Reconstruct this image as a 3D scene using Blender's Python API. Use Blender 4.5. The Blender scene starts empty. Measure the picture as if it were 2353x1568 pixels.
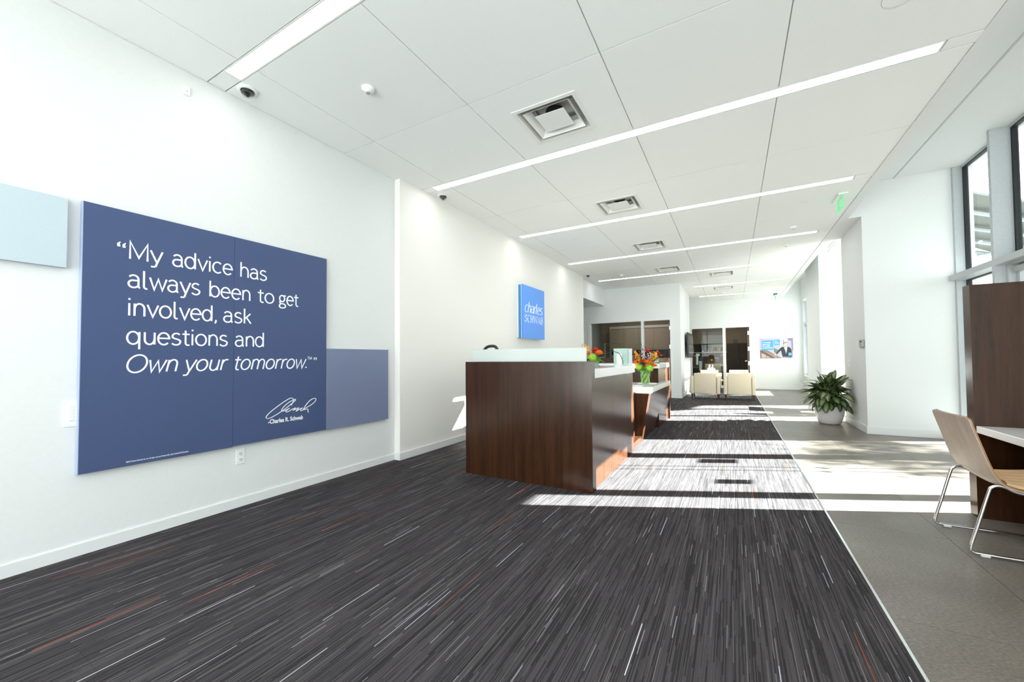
import bpy, math, random
from math import sin, cos, pi, radians, hypot
from mathutils import Vector, Matrix
random.seed(11)
C = bpy.context.scene.collection
S = bpy.context.scene

# ------------------------------------------------------------------ camera, sky, sun, exposure
cam_d = bpy.data.cameras.new('camera'); cam = bpy.data.objects.new('camera', cam_d); C.objects.link(cam); S.camera = cam
F, YAW, PIT, ROL, CX, CY = 903.0594, 0.5134, 0.0262, -0.0076, 1174.7409, 800.4413
cam_d.sensor_width = 36; cam_d.sensor_fit = 'HORIZONTAL'; cam_d.lens = 36*F/2353
cam_d.shift_x = (1176.5-CX)/2353; cam_d.shift_y = (CY-784)/2353
cam_d.clip_start = .05; cam_d.clip_end = 300
_f = Vector((-sin(YAW)*cos(PIT), cos(YAW)*cos(PIT), sin(PIT))); _r = Vector((cos(YAW), sin(YAW), 0)); _u = _r.cross(_f)
_r2 = _r*cos(ROL)+_u*sin(ROL); _u2 = -_r*sin(ROL)+_u*cos(ROL)
cam.matrix_world = Matrix(((_r2.x, _u2.x, -_f.x, 0), (_r2.y, _u2.y, -_f.y, 0), (_r2.z, _u2.z, -_f.z, 1.2), (0, 0, 0, 1)))

SKY = 3.4; SUN = 112.0; LED = 12.0
w = bpy.data.worlds.new('sky'); S.world = w; w.use_nodes = True
bg = w.node_tree.nodes['Background']; bg.inputs[0].default_value = (.965, .99, 1, 1); bg.inputs[1].default_value = SKY
sd = bpy.data.lights.new('sun', 'SUN'); sd.energy = SUN; sd.angle = radians(.53); sd.color = (1, .985, .965)
sun = bpy.data.objects.new('sun', sd); C.objects.link(sun)
SX, SY, SZ = 1.0, .472, .505                                   # towards the sun
sun.rotation_mode = 'QUATERNION'; sun.rotation_quaternion = Vector((SX, SY, SZ)).to_track_quat('Z', 'Y'); sun.location = (12, 9, 9)
ad = bpy.data.lights.new('rear_fill_light', 'AREA'); ad.shape = 'RECTANGLE'; ad.size = 6.2; ad.size_y = 3.0; ad.energy = 190; ad.color = (.98, .99, 1)
al = bpy.data.objects.new('rear_fill_light', ad); C.objects.link(al); al.location = (-.3, -2.8, 1.7); al.rotation_euler = (radians(114), 0, 0)   # added fill lamp behind the camera, standing in for daylight
S.view_settings.view_transform = 'Standard'; S.view_settings.look = 'None'; S.view_settings.exposure = 0.15; S.view_settings.gamma = 1
S.view_settings.use_curve_mapping = False
cy = S.cycles
cy.max_bounces = 9; cy.diffuse_bounces = 6; cy.glossy_bounces = 4; cy.transmission_bounces = 6; cy.transparent_max_bounces = 12
cy.sample_clamp_indirect = 6; cy.use_denoising = True; cy.caustics_reflective = False; cy.caustics_refractive = False
cy.blur_glossy = 1.0
try: cy.denoiser = 'OPENIMAGEDENOISE'
except Exception: pass

# ------------------------------------------------------------------ materials
def mat(name, col=(.8, .8, .8), rough=.5, metal=0, spec=.5, emit=None, es=0, coat=0):
    m = bpy.data.materials.new(name); m.use_nodes = True; b = m.node_tree.nodes['Principled BSDF']
    b.inputs['Base Color'].default_value = (*col, 1); b.inputs['Roughness'].default_value = rough
    b.inputs['Metallic'].default_value = metal; b.inputs['Specular IOR Level'].default_value = spec
    if coat: b.inputs['Coat Weight'].default_value = coat; b.inputs['Coat Roughness'].default_value = .1
    if emit: b.inputs['Emission Color'].default_value = (*emit, 1); b.inputs['Emission Strength'].default_value = es
    return m
class NT:
    def __init__(s, m): s.m = m; s.t = m.node_tree; s.b = s.t.nodes.get('Principled BSDF')
    def n(s, kind, **kw):
        nd = s.t.nodes.new(kind)
        for k, v in kw.items(): setattr(nd, k, v)
        return nd
    def l(s, a, b): s.t.links.new(a, b)
    def math(s, op, a, b=None, c=None):
        nd = s.n('ShaderNodeMath', operation=op)
        for i, v in enumerate((a, b, c)):
            if v is None: continue
            if isinstance(v, (int, float)): nd.inputs[i].default_value = v
            else: s.l(v, nd.inputs[i])
        return nd.outputs[0]
    def pos(s):
        return s.n('ShaderNodeNewGeometry').outputs['Position']
    def xyz(s, v):
        nd = s.n('ShaderNodeSeparateXYZ'); s.l(v, nd.inputs[0]); return nd.outputs
    def comb(s, x, y, z=0.0):
        nd = s.n('ShaderNodeCombineXYZ')
        for i, v in enumerate((x, y, z)):
            if isinstance(v, (int, float)): nd.inputs[i].default_value = v
            else: s.l(v, nd.inputs[i])
        return nd.outputs[0]
    def scale(s, v, x, y, z):
        nd = s.n('ShaderNodeMapping'); s.l(v, nd.inputs[0]); nd.inputs['Scale'].default_value = (x, y, z); return nd.outputs[0]
    def noise(s, v, sc, det=2, rough=.5):
        nd = s.n('ShaderNodeTexNoise'); s.l(v, nd.inputs['Vector']); nd.inputs['Scale'].default_value = sc
        nd.inputs['Detail'].default_value = det; nd.inputs['Roughness'].default_value = rough; return nd.outputs['Fac']
    def ramp(s, f, stops):
        nd = s.n('ShaderNodeValToRGB'); s.l(f, nd.inputs[0]); cr = nd.color_ramp
        while len(cr.elements) < len(stops): cr.elements.new(.5)
        for e, (p, c) in zip(cr.elements, stops): e.position = p; e.color = (*c, 1)
        return nd.outputs[0]
    def mix(s, f, a, b):
        nd = s.n('ShaderNodeMix', data_type='RGBA')
        for sock, v in ((nd.inputs[0], f), (nd.inputs[6], a), (nd.inputs[7], b)):
            if isinstance(v, (int, float)): sock.default_value = v
            elif isinstance(v, tuple): sock.default_value = (*v, 1)
            else: s.l(v, sock)
        return nd.outputs[2]
    def bump(s, h, strength, dist=.01):
        nd = s.n('ShaderNodeBump'); s.l(h, nd.inputs['Height']); nd.inputs['Strength'].default_value = strength
        nd.inputs['Distance'].default_value = dist; s.l(nd.outputs[0], s.b.inputs['Normal'])
    def base(s, c): s.l(c, s.b.inputs['Base Color'])
def grain(name, c, var=.04, sc=60, rough=.6, bump=.05, spec=.3):
    m = mat(name, c, rough, spec=spec); q = NT(m); p = q.pos(); f = q.noise(p, sc, 3)
    q.base(q.ramp(f, [(.3, tuple(max(0, v*(1-var)) for v in c)), (.7, tuple(v*(1+var) for v in c))]))
    if bump: q.bump(f, bump, .002)
    return m
M = {}
M['wall'] = grain('white wall paint', (.727, .740, .743), .012, 40, .75, .03)
M['wall_warm'] = grain('cream textured wallcovering', (.815, .80, .77), .035, 140, .7, .25)
M['ceil'] = grain('acoustic ceiling panel', (.865, .875, .865), .012, 90, .9, .04, .1)
M['grid'] = mat('ceiling grid', (.50, .51, .48), .6)
M['trim'] = mat('white trim paint', (.735, .745, .75), .45)
M['white'] = mat('white plastic', (.82, .84, .83), .35)
M['vent'] = mat('vent enamel', (.80, .81, .79), .4); M['throat'] = mat('vent throat shade', (.50, .49, .46), .5)  # throat colour darkened to put recess shade into the vents
M['black'] = mat('black plastic', (.012, .012, .014), .35)
M['dark'] = mat('dark void', (.008, .008, .008), .8)
M['chrome'] = mat('chrome', (.82, .83, .84), .12, 1)
M['alu'] = grain('satin aluminium', (.45, .48, .50), .03, 30, .45, 0)
M['gasket'] = mat('black gasket', (.006, .007, .01), .6)
M['quartz'] = mat('white quartz', (.86, .87, .87), .18, coat=.3)
M['cream'] = grain('cream upholstery', (.62, .53, .41), .04, 160, .75, .12)
M['tanseat'] = grain('tan quilted seat', (.62, .42, .24), .04, 160, .7, .1)
M['leg'] = grain('dark chair leg wood', (.06, .022, .012), .2, 50, .4, 0)
M['led'] = mat('led diffuser', (1, 1, 1), .5, emit=(1, .985, .96), es=LED)
M['ledw'] = mat('office fill emitter', (1, 1, 1), .5, emit=(1, .93, .82), es=17)  # emitter of the added office fill panels
M['banner'] = grain('navy banner print', (.056, .083, .185), .05, 300, .55, .04)
M['bannerside'] = mat('banner side', (.36, .42, .60), .5)
M['letter'] = mat('white lettering', (.88, .90, .93), .5)
M['ltblue'] = grain('pale blue panel', (.48, .57, .63), .02, 200, .6, .02)
M['lilac'] = grain('slate blue panel', (.175, .205, .325), .03, 200, .45, .02)
M['logo'] = mat('logo blue', (.07, .27, .80), .35)
M['logoside'] = mat('logo side blue', (.04, .22, .48), .4)
M['asphalt'] = grain('asphalt', (.06, .06, .06), .2, 2, .9, .05)
M['concrete'] = grain('concrete', (.46, .46, .44), .08, 3, .9, .05)
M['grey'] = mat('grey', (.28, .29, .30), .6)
M['tan'] = grain('tan office wall', (.34, .27, .20), .03, 50, .8, 0)
M['graywall'] = mat('grey office wall', (.22, .24, .24), .8)
M['laminate'] = grain('taupe cabinet laminate', (.27, .22, .17), .06, 40, .5, 0)
M['wardrobe'] = grain('dark wardrobe laminate', (.035, .022, .014), .1, 40, .5, 0)
M['cork'] = grain('cork pinboard', (.26, .15, .07), .12, 70, .9, .05)
M['paper'] = mat('paper', (.8, .8, .76), .7)
M['screen'] = mat('dark screen', (.01, .011, .013), .08, coat=.6)
M['bright'] = mat('lit monitor', (.5, .6, .62), .3, emit=(.7, .85, .9), es=.5)
M['goldframe'] = mat('light wood frame', (.6, .45, .25), .5)
M['photo'] = grain('photo print', (.10, .09, .07), .6, 90, .5, 0)
M['potwhite'] = mat('white glazed pot', (.80, .80, .80), .25, coat=.3)
M['soil'] = mat('soil', (.02, .014, .01), .95)
M['stem'] = mat('green stem', (.14, .30, .04), .5)
M['orange'] = mat('orange petal', (.85, .17, .02), .5)
M['red'] = mat('red petal', (.55, .03, .01), .5)
M['yellow'] = mat('yellow orange petal', (.85, .40, .03), .5)
M['lime'] = grain('lime hydrangea', (.38, .62, .06), .3, 60, .6, 0)
M['plum'] = mat('dark plum leaf', (.06, .014, .014), .3)
M['plumlight'] = mat('pale underside leaf', (.62, .50, .52), .4)
M['orchid'] = mat('white petal', (.88, .88, .86), .5)
M['exitgreen'] = mat('exit green', (.08, .55, .18), .4, emit=(.12, .85, .3), es=.6)
M['lens'] = mat('camera dome', (.03, .03, .032), .05, coat=1)
M['pbox'] = mat('poster blue', (.05, .28, .75), .5)
M['steelgrey'] = mat('brushed steel plate', (.42, .42, .40), .35, .8)
M['rubber'] = mat('clear rubber foot', (.6, .6, .58), .3)
M['leaftree'] = mat('tree leaf', (.05, .12, .02), .6)
M['bark'] = mat('bark', (.08, .06, .045), .9)
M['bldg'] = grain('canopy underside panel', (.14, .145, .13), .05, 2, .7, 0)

def glass(name, tint=(.93, .98, .96), refl=.06, rough=0.0, haze=0.0, hazecol=(.8, .9, .9)):
    m = bpy.data.materials.new(name); m.use_nodes = True; t = m.node_tree; t.nodes.clear()
    o = t.nodes.new('ShaderNodeOutputMaterial'); tr = t.nodes.new('ShaderNodeBsdfTransparent'); tr.inputs[0].default_value = (*tint, 1)
    g = t.nodes.new('ShaderNodeBsdfGlossy'); g.inputs['Roughness'].default_value = rough
    fr = t.nodes.new('ShaderNodeFresnel'); fr.inputs[0].default_value = 1.45
    mx = t.nodes.new('ShaderNodeMixShader'); gm = t.nodes.new('ShaderNodeNewGeometry'); sb = t.nodes.new('ShaderNodeMath'); sb.operation = 'SUBTRACT'; sb.inputs[0].default_value = 1.0; t.links.new(gm.outputs['Backfacing'], sb.inputs[1])
    ml = t.nodes.new('ShaderNodeMath'); ml.operation = 'MULTIPLY'; t.links.new(fr.outputs[0], ml.inputs[0]); t.links.new(sb.outputs[0], ml.inputs[1])
    t.links.new(ml.outputs[0], mx.inputs[0]); t.links.new(tr.outputs[0], mx.inputs[1]); t.links.new(g.outputs[0], mx.inputs[2])
    out = mx.outputs[0]
    if haze:
        d = t.nodes.new('ShaderNodeBsdfDiffuse'); d.inputs[0].default_value = (*hazecol, 1)
        tl = t.nodes.new('ShaderNodeBsdfTranslucent'); tl.inputs[0].default_value = (*hazecol, 1)
        dm = t.nodes.new('ShaderNodeMixShader'); dm.inputs[0].default_value = .5; t.links.new(d.outputs[0], dm.inputs[1]); t.links.new(tl.outputs[0], dm.inputs[2])
        m2 = t.nodes.new('ShaderNodeMixShader'); m2.inputs[0].default_value = haze; t.links.new(out, m2.inputs[1]); t.links.new(dm.outputs[0], m2.inputs[2]); out = m2.outputs[0]
    t.links.new(out, o.inputs[0]); return m
M['glass'] = glass('clear glazing')
M['glass2'] = glass('office glazing', (.80, .82, .78))
M['frost'] = glass('frosted glass screen', (.93, .97, .97), haze=.72, hazecol=(.84, .87, .87))
M['aqua'] = glass('aqua glass screen', (.8, .95, .92), haze=.5, hazecol=(.74, .88, .86))
M['vase'] = glass('clear vase glass', (.9, .96, .93), haze=.10, hazecol=(.7, .9, .7))
M['dome'] = glass('clear dome', (.9, .9, .9))

def wood(name, dark, light, axis='z', rough=.28, spec=.5):
    m = mat(name, dark, rough, spec=spec); q = NT(m); p = q.pos()
    sc = {'z': (22, 22, 1.1), 'x': (1.1, 22, 22), 'y': (22, 1.1, 22)}[axis]
    f1 = q.noise(q.scale(p, *sc), 1.0, 5, .6)
    f2 = q.noise(q.scale(p, *(v*9 for v in sc)), 1.0, 2, .6)
    f = q.math('ADD', q.math('MULTIPLY', f1, .72), q.math('MULTIPLY', f2, .28))
    q.base(q.ramp(f, [(.33, dark), (.5, tuple((a+b)/2 for a, b in zip(dark, light))), (.68, light)]))
    q.bump(f2, .03, .001); return m
M['wood'] = wood('dark walnut veneer', (.023, .0088, .0038), (.056, .0215, .0096), rough=.2, spec=.42)
M['plywood'] = wood('pale plywood veneer', (.30, .22, .16), (.40, .31, .25), 'z', .38)
M['plyedge'] = wood('plywood edge', (.22, .10, .035), (.34, .17, .07), 'y', .45)
M['doorwood'] = wood('office door veneer', (.045, .016, .006), (.09, .035, .014))

def carpet():
    m = mat('striped carpet', (.04, .04, .045), .95, spec=.05); q = NT(m); p = q.pos(); x, y, z = q.xyz(p)
    W = .0046
    def wn(a, b, seed):
        nd = q.n('ShaderNodeTexWhiteNoise', noise_dimensions='3D'); q.l(q.comb(a, b, seed), nd.inputs['Vector']); return nd.outputs['Value']
    def seg(L, seed, wd=W):
        ix = q.math('FLOOR', q.math('DIVIDE', x, wd))
        yy = q.math('ADD', q.math('DIVIDE', y, L), q.math('MULTIPLY', wn(ix, 0.0, seed), 17.0))
        return wn(ix, q.math('FLOOR', yy), seed+.5)
    def over(f, thr): return q.math('DIVIDE', q.math('MAXIMUM', q.math('SUBTRACT', f, thr), 0.0), 1-thr)
    def line(base, L, seed, wd, thr, col, lo, hi):
        v = seg(L, seed, wd); on = q.math('GREATER_THAN', v, thr)
        return q.mix(q.math('MULTIPLY', on, q.math('ADD', q.math('MULTIPLY', over(v, thr), hi-lo), lo)), base, col)
    base = q.ramp(seg(.30, 2.0), [(0, (.030, .027, .029)), (.26, (.036, .032, .035)), (.36, (.070, .062, .067)), (1, (.088, .079, .084))])
    base = line(base, .22, 3.3, .0031, .70, (.024, .022, .024), .2, .7)
    fine = q.noise(q.scale(p, 620, 210, 1), 1.0, 2, .7)
    base = q.mix(q.math('MULTIPLY', fine, .5), base, (.030, .028, .030))
    base = line(base, .45, 5.0, .0034, .955, (.24, .23, .23), .15, .6)
    base = line(base, .16, 9.0, .0034, .992, (.34, .33, .36), .3, .8)
    base = line(base, .33, 11.0, .0036, .9966, (.62, .62, .72), .55, 1.0)
    base = line(base, .42, 13.0, .0036, .9976, (.55, .085, .02), .35, .95)
    q.base(base); q.bump(fine, .5, .003); return m
M['carpet'] = carpet()
def stone():
    m = mat('grey porcelain tile', (.16, .15, .14), .38, spec=.45); q = NT(m); p = q.pos()
    a = q.noise(q.scale(p, 60, 170, 1), 1.0, 3, .7); b = q.noise(p, 1.7, 3)
    f = q.math('ADD', q.math('MULTIPLY', a, .7), q.math('MULTIPLY', b, .3))
    q.base(q.ramp(f, [(.33, (.062, .051, .043)), (.5, (.135, .115, .098)), (.66, (.245, .213, .183))])); q.bump(a, .12, .002); return m
M['stone'] = stone()
def leafmat():
    m = mat('variegated leaf', (.05, .12, .02), .38, spec=.5); q = NT(m)
    uv = q.n('ShaderNodeUVMap').outputs[0]; u, v, _ = q.xyz(uv)
    d = q.math('ABSOLUTE', q.math('SUBTRACT', u, .5))
    nz = q.noise(q.scale(uv, 6, 22, 1), 1.0, 3, .7)
    f = q.math('ADD', d, q.math('MULTIPLY', q.math('SUBTRACT', nz, .5), .36))
    endf = q.math('MULTIPLY', q.math('POWER', q.math('ABSOLUTE', q.math('SUBTRACT', v, .48)), 2.0), .9)
    f = q.math('ADD', f, endf)
    q.base(q.ramp(f, [(0, (.26, .29, .15)), (.22, (.17, .21, .10)), (.31, (.022, .060, .012)), (1, (.018, .050, .009))]))
    return m
M['leaf'] = leafmat()

# ------------------------------------------------------------------ builders
def wloc(o):
    v = Vector(o.location)
    while o.parent: o = o.parent; v += Vector(o.location)
    return v
def add(name, me, parent=None, kind=None, label=None, cat=None, group=None, loc=None):
    o = bpy.data.objects.new(name, me); C.objects.link(o)
    if parent: o.parent = parent
    if loc is not None: o.location = loc
    tag(o, label, cat, group, kind); return o
def tag(o, label=None, cat=None, group=None, kind=None):
    if label: o['label'] = label
    if cat: o['category'] = cat
    if group: o['group'] = group
    if kind: o['kind'] = kind
    return o
def thing(name, label, cat, loc, group=None, kind=None):
    o = bpy.data.objects.new(name, None); C.objects.link(o); o.location = loc; o.empty_display_size = .1
    return tag(o, label, cat, group, kind)
class MB:
    def __init__(s): s.v = []; s.f = []; s.uv = None
    def add(s, vs, fs):
        n = len(s.v); s.v += [Vector(v) for v in vs]; s.f += [tuple(i+n for i in f) for f in fs]; return s
    def box(s, x0, x1, y0, y1, z0, z1):
        return s.add([(x0, y0, z0), (x1, y0, z0), (x1, y1, z0), (x0, y1, z0), (x0, y0, z1), (x1, y0, z1), (x1, y1, z1), (x0, y1, z1)],
                     [(0, 3, 2, 1), (4, 5, 6, 7), (0, 1, 5, 4), (1, 2, 6, 5), (2, 3, 7, 6), (3, 0, 4, 7)])
    def bbox(s, x0, x1, y0, y1, z0, z1, r=.01, n=3):
        """box rounded along every edge: a superellipsoid-like grid of rings"""
        rx = min(r, (x1-x0)/2.01, (y1-y0)/2.01, (z1-z0)/2.01); rings = []
        prof = [(-1, i) for i in range(n+1)] + [(1, i) for i in range(n, -1, -1)]
        for sgn, i in prof:
            a = (pi/2)*i/n; ins = rx*(1-sin(a)); zz = (z0+rx-rx*cos(a)) if sgn < 0 else (z1-rx+rx*cos(a))
            ring = []
            for cx_, cy_, a0 in ((x1-rx, y1-rx, 0), (x0+rx, y1-rx, pi/2), (x0+rx, y0+rx, pi), (x1-rx, y0+rx, 1.5*pi)):
                for k in range(n+1):
                    t = a0+(pi/2)*k/n; rr = rx-ins; ring.append((cx_+rr*cos(t), cy_+rr*sin(t), zz))
            rings.append(ring)
        return s.rings(rings)
    def rings(s, rings, cap=True):
        n = len(rings[0]); vs = [p for r in rings for p in r]; fs = []
        for i in range(len(rings)-1):
            for j in range(n): fs.append((i*n+j, i*n+(j+1) % n, (i+1)*n+(j+1) % n, (i+1)*n+j))
        if cap: fs.append(tuple(range(n-1, -1, -1))); fs.append(tuple((len(rings)-1)*n+j for j in range(n)))
        return s.add(vs, fs)
    def prism(s, poly, a, b, axis='z'):
        """poly of 2D points extruded from a to b along an axis (z: xy, y: xz, x: yz)"""
        def P(p, h): return {'z': (p[0], p[1], h), 'y': (p[0], h, p[1]), 'x': (h, p[0], p[1])}[axis]
        return s.rings([[P(p, a) for p in poly], [P(p, b) for p in poly]])
    def lathe(s, prof, c=(0, 0, 0), n=24, cap=True):
        return s.rings([[(c[0]+r*cos(2*pi*k/n), c[1]+r*sin(2*pi*k/n), c[2]+z) for k in range(n)] for r, z in prof], cap)
    def tube(s, pts, r, n=8, cap=True):
        pts = [Vector(p) for p in pts]; rr = r if isinstance(r, (list, tuple)) else [r]*len(pts); rings = []; up = Vector((0, 0, 1)); prev = None
        for i, p in enumerate(pts):
            d = (pts[min(i+1, len(pts)-1)]-pts[max(i-1, 0)]).normalized()
            if prev is None: a = d.cross(up if abs(d.z) < .95 else Vector((1, 0, 0))).normalized()
            else: a = (prev-d*prev.dot(d)).normalized()
            prev = a; b = d.cross(a)
            rings.append([p+(a*cos(2*pi*k/n)+b*sin(2*pi*k/n))*rr[i] for k in range(n)])
        return s.rings([[tuple(v) for v in q] for q in rings], cap)
    def ball(s, c, r, n=8, m=6, sx=1, sy=1, sz=1):
        rings = [[(c[0]+sx*r*sin(pi*i/m)*cos(2*pi*k/n), c[1]+sy*r*sin(pi*i/m)*sin(2*pi*k/n), c[2]-sz*r*cos(pi*i/m)) for k in range(n)] for i in [.06]+list(range(1, m))+[m-.06]]
        return s.rings(rings)
    def mesh(s, name, m, off=Vector((0, 0, 0)), smooth=False):
        me = bpy.data.meshes.new(name); me.from_pydata([tuple(v-off) for v in s.v], [], s.f)
        if s.uv:
            ul = me.uv_layers.new(name='UVMap')
            for lp in me.loops: ul.data[lp.index].uv = s.uv[lp.vertex_index]
        me.materials.append(m)
        if smooth:
            me.polygons.foreach_set('use_smooth', [True]*len(me.polygons))
            try: me.set_sharp_from_angle(angle=radians(40))
            except Exception: pass
        me.update(); return me
    def build(s, name, m, parent=None, smooth=False, **kw):
        off = wloc(parent) if parent else Vector((0, 0, 0)); loc = None
        if parent is None and s.v:
            xs = [v.x for v in s.v]; ys = [v.y for v in s.v]; zs = [v.z for v in s.v]
            off = Vector(((min(xs)+max(xs))/2, (min(ys)+max(ys))/2, min(zs))); loc = off
        return add(name, s.mesh(name, m, off, smooth), parent, loc=loc, **kw)
def kids(o): return [c for c in C.objects if c.parent == o]
def copy_tree(o, parent=None, loc=None, label=None, group=None, table=None):
    if table is None:
        table = {}
        for c in C.objects:
            if c.parent: table.setdefault(c.parent.name, []).append(c)
    c = o.copy(); C.objects.link(c); c.parent = parent
    if loc is not None: c.location = loc
    if label: c['label'] = label
    if group: c['group'] = group
    for ch in table.get(o.name, []): copy_tree(ch, c, table=table)
    return c
def struct(name, mb, m, parent=None, **kw):
    if parent is None and len(mb.v) > 8 and len(mb.v) % 8 == 0:
        for i in range(0, len(mb.v), 8):
            q = MB(); q.v = mb.v[i:i+8]; q.f = [tuple(k-i for k in f) for f in mb.f if i <= f[0] < i+8]; o = q.build(name, m, None, kind='structure', **kw)
        return o
    return mb.build(name, m, parent, kind=None if parent else 'structure', **kw)

# ------------------------------------------------------------------ numbers taken from the photograph (metres)
WX, JX, CZ, HZ = -3.557, -3.471, 3.39, 3.89
JY, JE, OY, FY, PX = 3.443, 10.12, 12.45, 17.26, -1.325
SE, GX = 1.52, 2.93                        # ceiling edge, glass plane
CARX = .594

# ---- floor: carpet planks and stone tiles, one object each
fl = struct('floor', MB().box(-5.4, 3.0, -3.0, 21.6, -.12, -.012), M['grey'])
pl = MB().box(0, .4565, 0, .9135, -.011, 0).mesh('carpet_plank', M['carpet'])
cut = {}
def piece(kind, x0, x1, y0, y1, m, name):
    key = (kind, round(x1-x0, 4), round(y1-y0, 4))
    if key not in cut: cut[key] = MB().box(0, x1-x0, 0, y1-y0, -.011, 0).mesh(name, m)
    return add(name, cut[key], fl, loc=Vector((x0, y0, 0))-wloc(fl))
k = 0
while True:
    x1 = CARX-.457*k; x0 = x1-.457
    if x1 <= -5.3: break
    y = (2.39 if k % 2 == 0 else 1.933)-.914*6
    # two alternating half-drop columns; column 1 holds the seam at y = 1.933
    y = (1.933 if k % 2 == 1 else 2.39)-.914*5
    xl = max(x0, -3.56 if True else x0)
    while y < 17.2:
        xa = x0
        if x0 < -3.56 and y < 10.0: xa = -3.56
        if xa < x1-.01 and not (x1 < -3.6 and y < 9.9) and not (x1 <= -3.56):
            piece('c', xa+.0003, x1-.0003, y+.0003, y+.9137, M['carpet'], 'carpet_plank')
        y += .914
    k += 1
struct('floor', MB().box(-5.3, -3.56, 9.8, 21.3, -.011, -.001), M['carpet'])   # corridor and offices
struct('floor', MB().box(-3.56, 2.2, 17.2, 21.3, -.011, -.001), M['carpet'])
for i in range(4):
    xa = CARX+.012+.598*i; xb = min(xa+.598, 2.92)
    y = 3.65-1.2*5
    while y < 17.2:
        if not (xa > 2.35 and y > 14.0): piece('s', xa+.0012, xb-.0012, y+.0012, y+1.1988, M['stone'], 'stone_tile')
        y += 1.2
struct('trim_1', MB().box(CARX, CARX+.012, -2.9, 17.2, -.011, .0015), M['chrome'])

# ---- ceiling: grid of panels, one object each
ce = struct('ceiling', MB().box(-5.4, SE, -3.0, 21.6, CZ+.03, CZ+.12), M['grid'])
xs = [WX, -3.095, -1.949, -.790, .366, SE]
lights_y = [1.545+2.3585*i for i in range(-1, 7)]
lights_y = [-.81, 1.54, 3.888, 6.235, 8.62, 10.985, 13.44, 15.735]
seam_y = [-3.0, .36, 2.726, 5.07, 7.41, 9.80, 12.18, 14.58, 16.98, 17.26]
seam_y = [-3.0, .36, 2.726, 5.085, 7.443, 9.80, 12.16, 14.55, 16.9, 17.26]
rows = sorted(seam_y+[v-.066 for v in lights_y]+[v+.066 for v in lights_y])
HW = .066
for a, b in zip(rows[:-1], rows[1:]):
    mid = (a+b)/2; slot = any(abs(mid-l) < .03 for l in lights_y)
    if slot: continue
    for xa, xb in zip(xs[:-1], xs[1:]):
        if a > 12.2 and xb < -1.4 and a > 12.4: continue
        g = .004
        key = ('p', round(xb-xa, 3), round(b-a, 3))
        if key not in cut: cut[key] = MB().box(0, xb-xa-2*g, 0, b-a-2*g, 0, .03).mesh('ceiling_panel', M['ceil'])
        add('ceiling_panel', cut[key], ce, loc=Vector((xa+g, a+g, CZ))-wloc(ce))
# end fillers in the light slots
def light_strip(y, x0, x1, label):
    t = thing('light_strip', label, 'ceiling light', ((x0+x1)/2, y, CZ), 'recessed linear ceiling lights')
    MB().box(x0, x1, y-.052, y+.052, CZ+.008, CZ+.02).build('diffuser', M['led'], t)
    MB().box(x0-.01, x1+.01, y-.064, y-.053, CZ-.001, CZ+.028).box(x0-.01, x1+.01, y+.053, y+.064, CZ-.001, CZ+.028).box(x0-.012, x0, y-.053, y+.053, CZ-.001, CZ+.028).box(x1, x1+.012, y-.053, y+.053, CZ-.001, CZ+.028).build('housing', M['white'], t)
    return t
nm = ['hidden', 'linear ceiling light nearest the camera, above the quote board', 'second linear ceiling light from the camera, past the first square vent',
      'third linear ceiling light, ending before the green exit sign', 'fourth linear ceiling light counted away from the camera', 'fifth linear ceiling light, the last long one before the office corner',
      'short linear ceiling light above the lounge, the nearer of the two', 'short linear ceiling light next to the far wall']
for i, y in enumerate(lights_y):
    x0 = -3.30 if i < 6 else -1.02
    lab = nm[i] if i else 'linear ceiling light behind the camera, out of the picture'
    light_strip(y, x0, 1.325, lab)
    key = 'f%d' % (i >= 6)
    a = WX if i < 6 else PX
    for (fa, fb) in ((a, x0-.014), (1.341, SE)):
        if i >= 6 and fa < 1: continue
        MB().box(fa+.004, fb, y-.058, y+.058, CZ, CZ+.02).build('slot_filler', M['ceil'], ce)
    if i >= 6: MB().box(PX-.1, x0-.014, y-.064, y+.064, CZ, CZ+.02).build('slot_filler', M['ceil'], ce)

# soffit, beams and the higher ceiling over the window zone
struct('trim_2', MB().box(SE, 1.63, -3.0, FY, CZ-.012, HZ+.1), M['wall'])
struct('ceiling_window_zone', MB().box(1.6, 3.0, -3.0, FY+.1, HZ, HZ+.12), M['wall'])
for ya, yb in ((4.4, 8.02), (9.33, 12.84)):
    MB().box(2.165, 2.185, ya, yb, HZ-.004, HZ+.001).build('slot_diffuser', M['grid'], kind='structure')
MB().box(2.09, 2.13, 9.5, 12.3, HZ-.004, HZ+.001).build('slot_diffuser', M['grid'], kind='structure')

# ---- walls
struct('wall_left', MB().box(WX-.15, WX, -3.0, JY, 0, CZ+.1), M['wall'])
struct('wall_feature', MB().box(WX-.2, JX, JY, JE, 0, CZ), M['wall_warm'])
struct('wall_pier', MB().box(1.79, 3.0, 8.0, 9.33, 0, HZ).box(1.63, 1.79, 8.0, 9.33, CZ-.012, HZ), M['wall'])
struct('wall_pier_far', MB().box(1.99, 3.0, 12.85, 14.93, 0, HZ), M['wall'])
struct('wall_right', MB().box(2.93, 3.1, -3.0, 4.72, 0, HZ+.1), M['wall'])
struct('wall_back', MB().box(-.215, .0, FY, FY+.1, 0, 0.0001) if False else
       MB().box(.575, 2.35, FY, FY+.12, 0, HZ+.1).box(-2.5, .575, FY, FY+.12, 2.345, HZ+.1).box(-2.5, -1.47, FY, FY+.12, 0, 2.345), M['wall'])
struct('wall_return', MB().box(PX-.12, PX, OY, 15.30, 0, CZ+.1).box(-2.6, PX-.12, 15.30, 15.42, 0, CZ+.1).box(-2.6, -2.5, 15.42, FY, 0, CZ+.1), M['wall'])
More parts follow.
